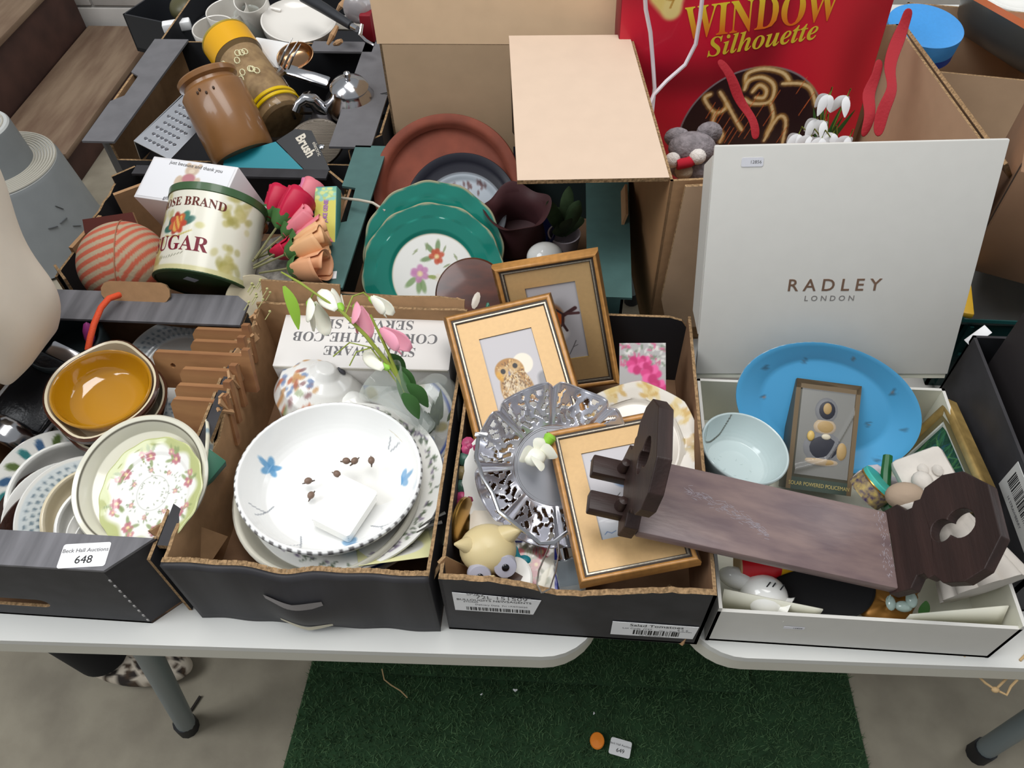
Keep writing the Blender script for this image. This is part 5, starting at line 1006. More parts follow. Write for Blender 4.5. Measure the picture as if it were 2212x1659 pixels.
# roses
STB2 = mat('rose_stem', '#7d7a55', .7); ros = dict(crimson=mat('crimson_petal', '#c2143f', .5), pink=mat('rose_pink_petal', '#dd7c88', .5), peach=mat('peach_petal', '#e0ac7c', .5), apricot=mat('apricot_petal', '#dca077', .5), mauve=mat('mauve_petal', '#d9799f', .5))
def rose(px, py, z, sx, sy, col, label, tip=None, rr=.024):
    o_ = at(px, py, z); b_ = at(sx, sy, z-.02); d = (o_-b_).normalized(); t = thing('artificial_rose', label, 'flower', fr(o_, d, (.3, -.8, .5)), 'artificial roses')
    for k in range(5):
        a0 = k*1.2566+.5; w_ = 1.35; r0 = rr*(1-.08*k)
        def pet(u, v, a0=a0, r0=r0, w_=w_, k=k):
            a = a0+(u-.5)*w_*1.6; r = r0*(.30+.72*math.sin(min(1, v*1.05)*PI*.62))*(1-.06*k)+(.004*v**6); return (r*math.cos(a), r*math.sin(a), -rr*.9+rr*2.2*v-.16*rr*abs(2*u-1)**2*v+.002*k)
        o = G().surf(pet, 10, 9).obj('petal', ros[tip] if tip and k % 2 else ros[col], t); thicken(o, .0007, 0)
    G().ball((0, 0, rr*.15), (rr*.55, rr*.55, rr*.85), 14).obj('bud', ros[tip or col], t)
    G().lathe([(0, -rr*1.1), (rr*.45, -rr*.8), (rr*.75, -rr*.25), (rr*.7, -rr*.2)], 10, rf=lambda a, r, z_: (1+.25*math.sin(5*a), .006*math.sin(5*a)*(r > rr*.6))).obj('sepal', LFD, t)
    iv_ = t.matrix_basis.inverted(); G().tube([V((0, 0, -rr*.9)), iv_ @ b_], .0018, 6).obj('stem', STB2, t)
rose(588, 450, .905, 545, 545, 'crimson', 'crimson rose at the far left of the rose bunch'); rose(618, 462, .925, 550, 560, 'crimson', 'largest crimson rose in the middle of the bunch', rr=.028); rose(655, 436, .915, 600, 540, 'pink', 'pink rose at the top right of the bunch, mauve tips', tip='mauve')
rose(634, 490, .92, 545, 565, 'pink', 'pink rose just below the largest crimson rose', rr=.022); rose(655, 515, .915, 548, 575, 'peach', 'peach rose with pink edges at the middle right', tip='pink', rr=.026); rose(650, 535, .92, 548, 580, 'peach', 'pale peach rose with a dark leaf below, lower right', rr=.026)
rose(602, 540, .90, 548, 560, 'crimson', 'small crimson rose low in the bunch, below the largest one', rr=.018); rose(655, 575, .91, 560, 590, 'apricot', 'apricot rose at the bottom of the bunch, above the brown card flap', rr=.026)
# slim yellow game box
gm = thing('card_game_box', 'slim yellow and teal patterned game box standing on end right of the roses', 'box', fr(at(700, 562, .872), (-.05, -.55, .83), (1, .06, 0)))
G().box(-.018, .018, -.006, .118, -.022, 0, b=.001).obj('carton', mat('teal_card', '#4f8f86', .5), gm)
q = grid(.034, .120, 30, 100).obj('front_print', PAP, gm, tr(-.017, -.004, .0005))
def game(x, y, z):
    a = Art(x, y, '#d3cc5e'); a.mix(np.clip((y-.098)/.02, 0, 1), '#6fb29c'); a.mix((y < .016)*1., '#3f4650'); rnd = random.Random(3)
    for i in range(26): a.blob(rnd.uniform(0, .034), rnd.uniform(.1, .12), .004, .003, ('#8fc6b8', '#cfd98a')[i % 2], 0, .5)
    a.blob(.012, .040, .009, .007, '#6d6f86', 0, .4); a.blob(.02, .028, .006, .005, '#5f8fc0', 0, .5); [a.blob(rnd.uniform(0, .034), rnd.uniform(0, .016), .002, .002, '#c9c9c0', 0, .5) for i in range(14)]
    return a.c
paint(q, game); text('JOKE GENIE', .0095, mat('mauve_print', '#a56fb0', .5), gm, fr((.001, .078, .001), (0, 0, 1), (.05, 1, 0)), ext=.0001, sx=.72, off=.0004)
# small ceramics and card between the tin and roses
t = thing('china_bird', 'small pale green and brown china bird behind the crimson roses', 'ornament', at(545, 470, .90))
G().ball((0, 0, 0), (.016, .012, .012), 16).obj('body', mat('celadon_glaze', '#a9cbbd', .2), t); G().ball((.012, -.012, -.008), (.015, .010, .014), 14).obj('base', mat('russet_glaze', '#8a4a2c', .25), t); G().tube([(.010, .002, .006), (.020, .006, .012), (.026, .004, .018)], [.007, .005, .002], 8).obj('head', mat('celadon_glaze', '#a9cbbd', .2), t)
tag(G().box(0, .075, 0, .095, 0, .004).obj('newspaper', mat('newsprint', '#a9a39b', .8, var=.5, vs=120), None, fr(at(532, 640, .85), (-.1, -.2, 1), (1, .35, 0))), 'folded newspaper lying below the rose stems beside the sugar tin', 'newspaper')
dish('saucer', platep(.042, .008), 'cream saucer edge showing between the sugar tin and the brown card flap', 'saucer', fr(at(548, 655, .86), (.5, -.5, .7)), m=STW)
g = G(); rnd = random.Random(3)
for i in range(16): a_ = V((rnd.uniform(-.02, .02), rnd.uniform(-.03, .03), rnd.uniform(0, .03))); g.tube([a_, a_+V((.006, .01, .006))], .0006, 5); g.ball(a_+V((.006, .01, .007)), .0022, 6)
tag(g.obj('dried_sprig', mat('dried_flower', '#b7b67c', .8), None, tr(*at(562, 668, .885))), 'sprig of tiny dried yellow flowers beside the torn card edge', 'sprig')
# ================================================================== crate 5 contents
TEL = mat('teal_band', vc=True, rough=.16, coat=.3)
def teal(a):
    r = np.hypot(a.x, a.y); R_ = r.max(); t = np.arctan2(a.y, a.x)
    a.mix(np.clip((r-.0655)/.0012, 0, 1), '#1f7f70'); a.mix(np.clip(1-abs(r-.0655)/.0010, 0, 1)*.7, '#c9b98c'); a.mix(np.clip((r-R_*.965)/.001, 0, 1), '#b3ab8a')
    flowers(a, [(.004, .030)], .011, '#c4553c', '#6f8a5a', 3); flowers(a, [(-.022, .002)], .013, '#c987b4', '#7d9a63', 5); flowers(a, [(.012, -.004)], .009, '#e8e0d2', '#8a9a4a', 6)
    for x, y, an in ((-.030, .036, 50), (.034, .030, 120), (-.012, .045, 80), (.020, .016, 30), (.028, .008, 60), (.016, .042, 70)): a.blob(x, y, .006, .0016, '#8f9a72', an, .5, .8)
ntl = V((.12, -.72, .68)).normalized(); ctl = V((-.214, .912, .828))
wav = lambda a, r, z: (1+.012*math.sin(12*a)*(r > .09), .0012*math.sin(12*a)*(r > .09))
dish('plate', platep(.112, .014, .58), 'front teal-bordered plate with flowers in its white centre, leaning in the green crate', 'plate', fr(ctl, ntl), fn=teal, st=.0018, n=320, rf=wav, group='teal-bordered plates')
dish('plate', platep(.112, .014, .58), 'rear teal-bordered plate, only its upper rim showing behind the front one', 'plate', fr(ctl+V((-.004, .040, .012)), ntl), fn=teal, st=.0030, n=200, rf=wav, group='teal-bordered plates')
TRC = mat('terracotta', '#8a4633', .75, var=.3, vs=18, bump=.2, bs=60)
dish('saucer', [(0, .004), (.100, .004), (.108, .008), (.110, .020), (.118, .024), (.127, .024), (.129, .020), (.124, .004), (.11, -.003), (0, -.003)], 'large terracotta plant saucer leaning at the back of the green crate', 'saucer', fr(V((-.217, 1.120, .835)), (.05, -.62, .78)), m=TRC, n=96)
def enam(a):
    rnd = random.Random(2); r = np.hypot(a.x, a.y); a.mix(np.clip((r-.068)/.001, 0, 1), '#7a7f86')
    for i in range(26): t = rnd.uniform(0, 3.2); q = rnd.uniform(.042, .062); a.blob(q*math.cos(t), q*math.sin(t), .005, .002, '#6a4f50', rnd.uniform(60, 120), .6, .8)
dish('plate', platep(.072, .008, .8), 'pale grey plate with a sketchy brown pattern between the teal plates and the terracotta saucer', 'plate', fr(V((-.180, 1.045, .842)), (.10, -.60, .79)), fn=enam, st=.002, n=150, base='#aeb6bf')
dish('tray', platep(.098, .010, .8), 'dark navy round tray in front of the terracotta saucer', 'tray', fr(V((-.187, 1.075, .828)), (.08, -.60, .79)), m=mat('navy_tray', '#23232d', .35), n=80)
PUR = mat('plum_pottery', '#4c2a2d', .6, var=.2, vs=30)
jg = G().lathe([(0, -.07), (.036, -.07), (.046, -.045), (.040, -.005), (.044, .012), (.0515, .022), (.053, .023), (.049, .020), (.041, .010), (.036, -.006), (.042, -.045), (0, -.062)][::1], 64, rf=lambda a, r, z: (1+.05*math.sin(4*a+.5)*(z > .0), .006*math.sin(4*a+.5)*(z > .01))).obj('frilled_vase', PUR, None, fr(at(1118, 470, .868), (0, -.08, 1)), sharp=70)
tag(jg, 'dark plum pottery vase with a frilled rim in the green crate', 'vase')
dish('bowl', bowlp(.06, .05, .6, .004, .5), 'deep indigo bowl under the plum vase', 'bowl', fr(at(1125, 545, .775), (0, 0, 1)), m=mat('indigo_glaze', '#2f3466', .3))
pl_ = thing('potted_plant', 'small artificial leafy plant in a pale pot at the right of the green crate', 'plant', at(1218, 525, .80))
G().lathe([(0, -.02), (.022, -.02), (.028, .022), (.0255, .022), (.021, -.014), (0, -.014)], 32).obj('pot', mat('pale_pot', '#b9aeb4', .5), pl_)
LFM = mat('muted_leaf', '#4c6240', .6, var=.3, vs=60)
for i in range(9): a_ = i*.7; leafm(G(), (0, 0, .015), (.030*math.cos(a_), .030*math.sin(a_), .055+.02*(i % 3)), .012, (.004*math.cos(a_), .004*math.sin(a_), .01)).obj('leaf', LFM, pl_)
tag(G().ball((0, 0, 0), (.030, .026, .024), 24).obj('white_egg', POR, None, tr(*at(1178, 556, .845))), 'smooth white china egg shape behind the robin picture', 'ornament')
wp = G().lathe([(0, .003), (.040, .003), (.052, .0015), (.055, -.002), (.053, -.006), (0, -.006)], 60).obj('wooden_plaque', mat('dark_red_wood', '#5a2a18', .35, col2='#3b1a10', vs=18, stretch=(1, 3, 1), coat=.3), None, fr(at(1018, 635, .868), (-.05, -.6, .8)))
tag(wp, 'round dark red wooden plaque behind the owl picture', 'plaque'); G().ball((0, 0, 0), (.006, .014, .0012), 10).obj('shell_inlay', mat('pale_inlay', '#cbbfb0', .3), wp, tr(.008, -.010, .0032) @ rt(-15)); G().ball((0, 0, 0), (.012, .016, .003), 12).obj('card_chip', KRA, wp, tr(-.020, -.022, .003)); G().ball((0, 0, 0), (.003, .006, .0012), 8).obj('green_inlay', mat('green_inlay', '#2f6f58', .3), wp, tr(.026, -.018, .003))
tag(G().tube([at(738, 428, .905), at(775, 432, .912), at(805, 438, .91), at(832, 455, .90)], .0022, 8).obj('plastic_tube', mat('clear_tubing', '#c9bfae', .3, alpha=.8)), 'thin translucent plastic tube lying across the ledge of the green crate', 'tube')
tag(G().ball((0, 0, 0), (.010, .006, .006), 10).obj('white_ornament_tip', POR, None, tr(*at(1112, 358, .86))), 'tip of a white china ornament beside the terracotta saucer', 'ornament')
# ================================================================== big carton contents
k0 = at(1440, 398, .90)
wcv = V((.175, 1.215, .775)); upw = V((0, .10, .995)); rgw = V((.9929, .119, 0)); nw = rgw.cross(upw)
MWc = fr(wcv, nw, rgw); ws = thing('window_silhouette_pack', 'red WINDOW Silhouette decoration pack with gold lettering standing in the big carton', 'box', MWc)
WW, WH = .430, .42
G().box(-.108, WW-.108, 0, WH, -.05, -.0006, b=.001).obj('carton', mat('red_card', '#7d1022', .45), ws)
q = grid(WW-.002, WH-.002, 330, 330).obj('front_print', mat('glossy_print', vc=True, rough=.3, coat=.3), ws, tr(-.107, .001, 0))
iw = MWc.inverted()
def onp(px, py):                         # place of a pixel on the pack's front
    d = ray(px, py); n_w = MWc.to_3x3() @ V((0, 0, 1)); t = (wcv-EYE).dot(n_w)/d.dot(n_w); p = iw @ (EYE+d*t); return p.x, p.y
cx, cy = onp(1618, 300); r_ = .5*(V(onp(1770, 300))-V(onp(1466, 300))).length
def winart(x, y, z):
    x = x-.107; a = Art(x, y, '#cf1c38'); rnd = random.Random(8)
    f_ = .5+.5*np.sin(26*(x*.75-y*.8)+2.2*np.sin(11*(x+y)+1)); a.mix(f_**2*.55, '#5a0a18'); f2 = .5+.5*np.sin(19*(x*.9+y*.5)+2*np.sin(9*y)); a.mix(f2**3*.5, '#d22a3a'); a.mix(np.clip((x-.16)/.15, 0, 1)*.25, '#e01c28')
    d = np.hypot(x-cx, (y-cy)); a.mix(np.clip((r_+.003-d)/.001, 0, 1), '#8a7f86'); a.mix(np.clip((r_-d)/.001, 0, 1), '#25141c')
    G1, G2 = '#e9cf9a', '#c99a4a'
    def P_(l):
        q = [V(onp(*p)) for p in l]; o = []
        for i in range(len(q)-1):
            p0, p1, p2, p3 = q[max(i-1, 0)], q[i], q[i+1], q[min(i+2, len(q)-1)]
            for k in range(4): t = k/4; o.append(tuple(.5*((2*p1)+(p2-p0)*t+(2*p0-5*p1+4*p2-p3)*t*t+(3*p1-p0-3*p2+p3)*t**3)))
        return o+[tuple(q[-1])]
    for l in ([(1535, 205), (1522, 215), (1545, 245), (1570, 230), (1555, 200)], [(1545, 245), (1540, 268), (1560, 290), (1555, 308)], [(1570, 225), (1590, 262), (1602, 282)], [(1610, 180), (1615, 160), (1650, 150), (1690, 158), (1705, 175)], [(1608, 215), (1625, 225), (1660, 222), (1672, 200), (1668, 180), (1645, 168), (1618, 175), (1608, 195)], [(1690, 182), (1730, 182), (1752, 195), (1762, 230)], [(1665, 225), (1670, 255), (1655, 290)], [(1650, 305), (1680, 255), (1697, 262), (1690, 310)], [(1625, 200), (1640, 185), (1655, 195), (1650, 212), (1632, 212)]):
        a.line(P_(l), .0058, G2, .35); a.line(P_(l), .0024, G1, .95)
    for i in range(26):
        u, v = onp(rnd.uniform(1520, 1760), rnd.uniform(140, 300)); a.line([(u-.006, v-.014), (u+.006, v+.014)], .0007, '#d9713a', .8*(math.hypot(u-cx, v-cy) < r_*.95))
    ux, uy = onp(1430, -20); l1, l2, l3 = onp(1448, 36), onp(1478, 0), onp(1440, -30); a.line([onp(1425, -8), onp(1450, 22)], .016, '#e6cf7d'); a.line([onp(1462, -12), onp(1450, 22)], .014, '#ecd88e')
    a.line([onp(1440, 0), onp(1455, 2), onp(1448, 18)], .0016, '#b98a3a', .8)
    return a.c
paint(q, winart)
GO = mat('gold_orange_print', vc=True, rough=.35); YL = mat('gold_yellow_print', '#d8c23a', .35)
x0, y0 = onp(1645, 30); hW = (V(onp(1650, -8))-V(onp(1650, 62))).length
o = text(serif('WINDOW'), hW/.70, GO, ws, tr(x0, y0-.002, .0006) @ rt(5), ext=.0002, sx=1.0); L_ = max(v.co.x for v in o.data.vertices)*2; tgt = (V(onp(1482, 35))-V(onp(1812, 18))).length
for v in o.data.vertices: v.co.x *= tgt/L_
paint(o, lambda x, y, z: Art(x, y, '#e0641e').mix(np.clip(y/hW+.5, 0, 1), '#e8d23a').c)
x0, y0 = onp(1648, 85); o = text(serif('Silhouette', True), hW*.62/.70, YL, ws, tr(x0, y0, .0006) @ rt(7), ext=.0002); L_ = max(v.co.x for v in o.data.vertices)*2; tgt = (V(onp(1530, 105))-V(onp(1766, 72))).length
for v in o.data.vertices: v.co.x *= tgt/L_
# white cable over the pack
WCA = mat('white_cable', '#d6ccd2', .45)
tag(G().tube([aty(x, y, yy) for x, y, yy in ((1392, -30, 1.20), (1395, 20, 1.198), (1405, 70, 1.196), (1410, 130, 1.19), (1414, 190, 1.175), (1408, 245, 1.15), (1400, 285, 1.12))]+[aty(x, y, yy) for x, y, yy in ((1398, 240, 1.12), (1412, 205, 1.15), (1440, 175, 1.17), (1480, 140, 1.185), (1503, 95, 1.19), (1512, 40, 1.195), (1520, -30, 1.2))], .0032, 8).obj('white_cable', WCA), 'white electric cable hanging in a loop in front of the red pack', 'cable')
# plush toys, snowdrops, red ribbons
PLU = mat('grey_plush', '#8d8588', .95, var=.4, vs=120, bump=1., bs=260); PLW = mat('white_plush', '#d9d2cc', .95, bump=1., bs=260); RDP = mat('red_plush', '#b3172c', .9)
t = thing('plush_mouse', 'grey plush mouse with white cheeks and red trim, upper left in the big carton', 'toy', at(1495, 320, .985))
G().ball((0, 0, 0), (.036, .026, .024), 22).obj('head', PLU, t); G().ball((.026, .026, .010), (.020, .012, .018), 16).obj('ear', PLU, t); G().ball((-.022, .018, .006), (.020, .012, .016), 16).obj('ear', PLU, t); G().ball((-.030, -.026, -.004), (.012, .011, .012), 14).obj('cheek', PLW, t); G().ball((.006, -.024, .002), (.013, .012, .012), 14).obj('cheek', PLW, t); G().tube([(-.024, -.034, -.006), (-.006, -.030, -.004), (.018, -.010, .002)], .008, 10).obj('scarf', RDP, t)
t = thing('plush_mouse', 'lower grey plush toy, its pale ear at the left corner of the white lid', 'toy', at(1500, 362, .955))
G().ball((0, 0, 0), (.040, .022, .020), 22).obj('body', PLU, t); G().ball((-.018, -.018, .006), (.014, .012, .012), 14).obj('paw', mat('beige_plush', '#b3a48e', .95, bump=1., bs=260), t); G().ball((.030, .022, .012), (.016, .010, .014), 16).obj('ear', PLU, t)
tag(G().box(-.03, .035, -.012, .05, 0, .02, b=.002).obj('pink_card_box', mat('magenta_card', '#c2185a', .45), None, fr(at(1505, 385, .925), (0, -.25, .97), (1, .3, 0))), 'magenta pink card box under the plush toys', 'box')
tg = at(1790, 275, 1.0); sd = thing('snowdrop_spray', 'artificial snowdrops with white drooping petals behind the white lid', 'flowers', tg)
def rs(px, py, z): return at(px, py, z)-tg
for i, (px, py, z) in enumerate(((1790, 205, 1.06), (1830, 208, 1.05), (1765, 258, 1.03), (1782, 262, 1.03), (1725, 290, 1.02), (1752, 295, 1.02), (1800, 288, 1.02), (1835, 296, 1.02), (1775, 298, 1.03))):
    c = rs(px, py, z); f = thing('bloom', None, None, tr(0, 0, 0)); f.parent = sd
    for k in range(3): a_ = k*2.1+i; leafm(G(), c, c+V((.013*math.cos(a_)-.008, .013*math.sin(a_)-.012, -.020)), .0075, (0, 0, .004)).obj('petal', mat('snow_petal', '#d9d9da', .5), f)
    G().tube([c+V((0, 0, -.002)), c+V((.003, .004, .010)), V((.0+.004*i, .01, -.03))+V((c.x*.3, c.y*.3, 0))], .0010, 5).obj('stem', STM, f)
for k in range(6): leafm(G(), (0, 0, -.05), (.03*math.cos(k), .02*math.sin(k), .03), .004).obj('leaf', LFD, sd)
RIB = mat('red_velvet', '#9c1522', .75, bump=.4, bs=200)
def ribbon(pts, wd, label):
    P3 = [aty(*p) for p in pts]; vs = []
    for i, p in enumerate(P3):
        d = (P3[min(i+1, len(P3)-1)]-P3[max(i-1, 0)]).normalized(); s_ = d.cross(V((.25*math.sin(1.7*i), -.8, .55))).normalized()*wd*(.55+.4*math.sin(2.1*i+.6)**2); vs += [p-s_, p+s_]
    o = G().add(vs, [(2*i, 2*i+1, 2*i+3, 2*i+2) for i in range(len(P3)-1)]).obj('red_ribbon', RIB); thicken(o, .0016, 0); sbd = o.modifiers.new('s', 'SUBSURF'); sbd.levels = sbd.render_levels = 2; return tag(o, label, 'ribbon', 'red ribbon handles')
ribbon([(1965, 15, 1.20), (1955, 50, 1.19), (1940, 85, 1.17), (1915, 150, 1.12), (1935, 190, 1.08), (1905, 235, 1.05), (1895, 300, 1.02)], .013, 'red ribbon handle standing highest, at the right edge of the red pack')
ribbon([(1900, 125, 1.14), (1895, 165, 1.12), (1870, 205, 1.10), (1885, 245, 1.06), (1862, 300, 1.04)], .012, 'red ribbon handle left of the tallest one, behind the snowdrops')
ribbon([(1550, 128, 1.19), (1575, 155, 1.18), (1588, 190, 1.17), (1600, 225, 1.16), (1632, 260, 1.14), (1632, 305, 1.12)], .0105, 'red ribbon hanging across the round picture of the red pack')
# ================================================================== crate 6 contents
GRM = mat('grater_steel', '#b9bcc2', .3, .95); GRH = mat('grater_hole', '#5d6068', .5, .6)
q = [at(382, 128, .935), at(290, 305, .895), at(367, 345, .875), at(460, 190, .925)]
go_ = q[1]; gx_ = (q[2]-q[1]); gy_ = (q[0]-q[1]); gw, gh = gx_.length, gy_.length; MGt = fr(go_, gx_.cross(gy_), gx_)
gt = thing('box_grater', 'flat-sided steel box grater lying slanted at the left of the third row crate', 'grater', MGt)
G().prism([(0, .0), (gw, 0), (gw*.96, gh), (gw*.04, gh)], z0=-.0015, z1=0).obj('front_plate', GRM, gt); G().box(-.0015, 0, 0, gh, -.05, 0).obj('side_plate', GRM, gt)
g = G()
hm = None
for r in range(11):
    for c in range(6):
        x, y = .012+(c+.5*(r % 2))*(gw-.022)/6, .016+r*(gh-.036)/11
        if x < gw-.010:
            h_ = bpy.data.objects.new('grating_hole', hm) if hm else G().lathe([(.0014, .0002), (.0026, .0016), (.0036, 0)], 10).obj('grating_hole', GRM)
            hm = h_.data
            if h_.name not in COL.objects: COL.objects.link(h_)
            h_.parent = gt; h_.matrix_basis = tr(x, y, 0); g.lathe([(0, .0004), (.0021, .0004)], 8, M=tr(x, y, 0))
tag(g.obj('hole_openings', GRH, gt), kind='stuff')
SWR = mat('brown_stoneware', '#8e6238', .35, var=.25, vs=14, coat=.3)
j0, j1 = at(527, 335, .870), at(445, 165, .970); jx = (j1-j0); JL = jx.length
jar = thing('stoneware_jar', 'brown salt-glazed stoneware jar leaning in the third row crate', 'jar', fr(j0, jx)); R0 = .0565
G().lathe([(0, -.002), (R0-.004, -.002), (R0, .004), (R0+.001, JL*.40), (R0, JL*.80), (R0-.004, JL*.835), (R0-.009, JL*.86), (R0-.010, JL*.90)], 64).obj('body', SWR, jar)
G().lathe([(R0-.010, JL*.90), (R0-.004, JL*.93), (R0-.003, JL*.98), (R0-.006, JL), (R0-.012, JL*.995), (R0-.014, JL*.9), (R0-.012, JL*.3), (0, .01)], 64).obj('rim', SWR, jar)
for k, (a_, z_) in enumerate(((-1.7, .74), (-1.6, .76), (-1.2, .72), (-1.45, .70))): G().ball(((R0+.0006)*math.cos(a_), (R0+.0006)*math.sin(a_), JL*z_), (.0022, .0022, .003), 8).obj('glaze_pit', mat('dark_pit', '#3b2513', .5), jar)
j0, j1 = at(613, 262, .862), at(487, 85, .935); jx = j1-j0; JL = jx.length; R1 = .0485
gj = thing('glass_jar', 'tall printed glass jar with yellow bands lying beside the stoneware jar', 'jar', fr(j0, jx, (.3, -.8, .5)))
G().lathe([(0, -.003), (R1-.006, -.003), (R1-.001, .004), (R1, .012), (R1, JL-.004), (R1-.004, JL)], 56).obj('glass', mat('jar_glass', '#a98a60', .04, alpha=.25, spec=1., coat=.5), gj)
YBD = mat('yellow_band', '#d9a016', .3); YRG = mat('yellow_ring', '#d8b400', .35); AMC = mat('jar_contents', '#7d6244', .6, col2='#a58a62', vs=60)
G().lathe([(R1+.0006, JL*.76), (R1+.0006, JL-.006)], 56).obj('yellow_label', YBD, gj); G().lathe([(R1-.008, JL), (R1+.001, JL-.004), (R1+.001, JL-.008)], 56).obj('lid_rim', mat('brass_rim', '#b7a24a', .3, .5), gj); G().lathe([(0, JL-.001), (R1-.006, JL-.0005)], 48).obj('lid', mat('pale_yellow_lid', '#d9c36a', .4), gj)
for z_ in (.020, .031): G().lathe([(R1+.0005, z_), (R1+.0022, z_+.001), (R1+.0022, z_+.007), (R1+.0005, z_+.008)], 56).obj('yellow_ring', YRG, gj)
G().lathe([(0, .004), (R1-.004, .006), (R1-.004, JL*.72), (0, JL*.74)], 40).obj('contents', AMC, gj)
g = G(); rnd = random.Random(4)
for i in range(14):
    a_, z_ = rnd.uniform(-.9, .5), rnd.uniform(JL*.35, JL*.66); g.tube([((R1+.0012)*math.cos(a_+.10*math.cos(t)), (R1+.0012)*math.sin(a_+.10*math.cos(t)), z_+.007*math.sin(t)) for t in [k*PI/4 for k in range(8)]], .0011, 5, closed=True)
g.obj('printed_swirls', mat('cream_print', '#d6d0a8', .5), gj)
# teapot, cutlery and other metal
tp = thing('silver_teapot', 'polished silver teapot with a curved spout at the right of the third row crate', 'teapot', fr(at(762, 232, .865), (.05, -.1, 1)))
G().lathe([(0, -.05), (.038, -.05), (.050, -.030), (.054, -.005), (.048, .020), (.036, .036), (.034, .042), (.036, .046)], 56).obj('body', STE, tp); G().lathe([(.036, .046), (.030, .054), (.014, .062), (0, .064)], 48).obj('lid', STE, tp); G().lathe([(0, .078), (.006, .075), (.007, .069), (.004, .063)], 16).obj('lid_knob', STE, tp)
G().tube([(-.046, -.010, -.012), (-.062, -.012, .006), (-.070, -.016, .024), (-.082, -.022, .030), (-.094, -.030, .024), (-.100, -.038, .014)], [.018, .015, .012, .010, .008, .009], 14).obj('spout', STE, tp); G().tube([(.050, .01, .02), (.075, .014, .026), (.084, .015, .0), (.074, .012, -.025), (.050, .008, -.025)], .005, 10).obj('handle', mat('black_handle', '#1c1b1d', .4), tp)
MSH = mat('mesh_steel', '#8f8577', .35, .8)
mp_ = fr(at(682, 312, .845), (-.05, -.35, .93)); mr = thing('mesh_strainer', 'round fine-ribbed metal strainer beside the teal booklet', 'strainer', mp_)
g = G()
for i in range(46): g.tube([(-.052*math.sin(math.acos(max(-1, min(1, (i-22.5)/23.)))), -.052+.00226*i, .004), (.052*math.sin(math.acos(max(-1, min(1, (i-22.5)/23.)))), -.052+.00226*i, .004)], .0005, 4)
tag(g.obj('ribs', MSH, mr), kind='stuff'); G().lathe([(0, .002), (.050, .002), (.054, .005), (.054, .0), (0, -.002)], 56).obj('plate', mat('dull_pewter', '#6f675e', .4, .7), mr); G().ball((.012, -.008, .003), (.008, .007, .003), 12).obj('boss', STE, mr)
tb_ = thing('teal_booklet', 'black and teal appliance box wedged at the front of the third row crate', 'box', fr(at(480, 372, .872), (0, -.42, .9), (1, .02, 0)))
G().prism([(0, 0), (.150, .0), (.088, .060), (.0, .030)], z0=-.004, z1=0).obj('teal_panel', mat('teal_print', '#12808e', .45), tb_, smooth=False)
G().prism([(.089, .061), (.151, .0005), (.190, .006), (.150, .082), (.12, .085)], z0=-.004, z1=.0002).obj('black_panel', mat('black_print', '#1d1e22', .45), tb_, smooth=False)
text('Brush', .024, mat('offwhite_print', '#cfc7b8', .5), tb_, fr((.142, .052, .0006), (0, 0, 1), (.55, -.83, 0)), ext=.0001, off=.0009, sx=.85); text('electric', .010, mat('offwhite_print', '#cfc7b8', .5), tb_, fr((.163, .046, .0006), (0, 0, 1), (.45, -.89, 0)), ext=.0001)
fk_ = thing('serving_fork', 'steel three-pronged serving fork standing up behind the glass jar', 'fork', at(612, 155, .925))
f0 = at(612, 155, .925)
def rf_(px, py, z): return at(px, py, z)-f0
for a_, b_ in (((603, 140), (632, 82)), ((612, 145), (645, 87)), ((622, 148), (650, 95))): G().tube([rf_(*a_, .925), rf_((a_[0]+b_[0])/2-2, (a_[1]+b_[1])/2, .95), rf_(*b_, .965)], [.0026, .002, .0008], 6).obj('prong', STE, fk_)
G().tube([rf_(613, 150, .92), rf_(596, 166, .91), rf_(575, 176, .90)], [.009, .005, .003], 8).obj('handle', STE, fk_)
tag(G().box(-.045, .045, -.012, .012, -.006, .006, b=.005).obj('chrome_bar', STE, None, fr(at(665, 165, .89), (.1, -.4, .9), (1, -.28, 0))), 'bright chrome bar handle behind the teapot spout', 'handle')
dish('spoon_bowl', bowlp(.030, .016, .3, .0015, .5), 'copper-tinted ladle bowl behind the serving fork', 'ladle', fr(at(645, 130, .90), (-.15, -.45, .85)), m=mat('warm_steel', '#b08a68', .22, 1.), sx=1.3)
g = G(); rnd = random.Random(6)
for i in range(14): a_ = V((rnd.uniform(-.03, .04), rnd.uniform(-.02, .03), rnd.uniform(-.01, .01))); g.tube([a_, a_+V((rnd.uniform(-.03, .03), rnd.uniform(-.02, .02), .01)), a_+V((rnd.uniform(-.04, .04), rnd.uniform(-.03, .03), .004))], .003, 6)
tag(g.obj('dark_utensils', mat('dark_metal', '#3d3834', .35, .7), None, tr(*at(665, 245, .86))), 'tangle of dark metal utensils between the jar and the teapot', 'utensils', kind='stuff')
tag(G().box(-.04, .05, -.035, .03, 0, .01, b=.003).obj('white_packet', mat('white_paper', '#dedede', .6), None, fr(at(580, 118, .895), (-.1, -.3, .95), (1, -.3, 0))), 'plain white paper packet behind the glass jar', 'packet')
g = G(); tag(G().lathe([(0, -.03), (.036, -.03), (.040, .01), (.036, .012), (0, .012)], 36).obj('dark_tin', mat('dark_tin', '#2e2a2b', .3, .4), None, fr(at(720, 262, .85), (.1, -.4, .9))), 'dark shiny tin below the teapot', 'tin')
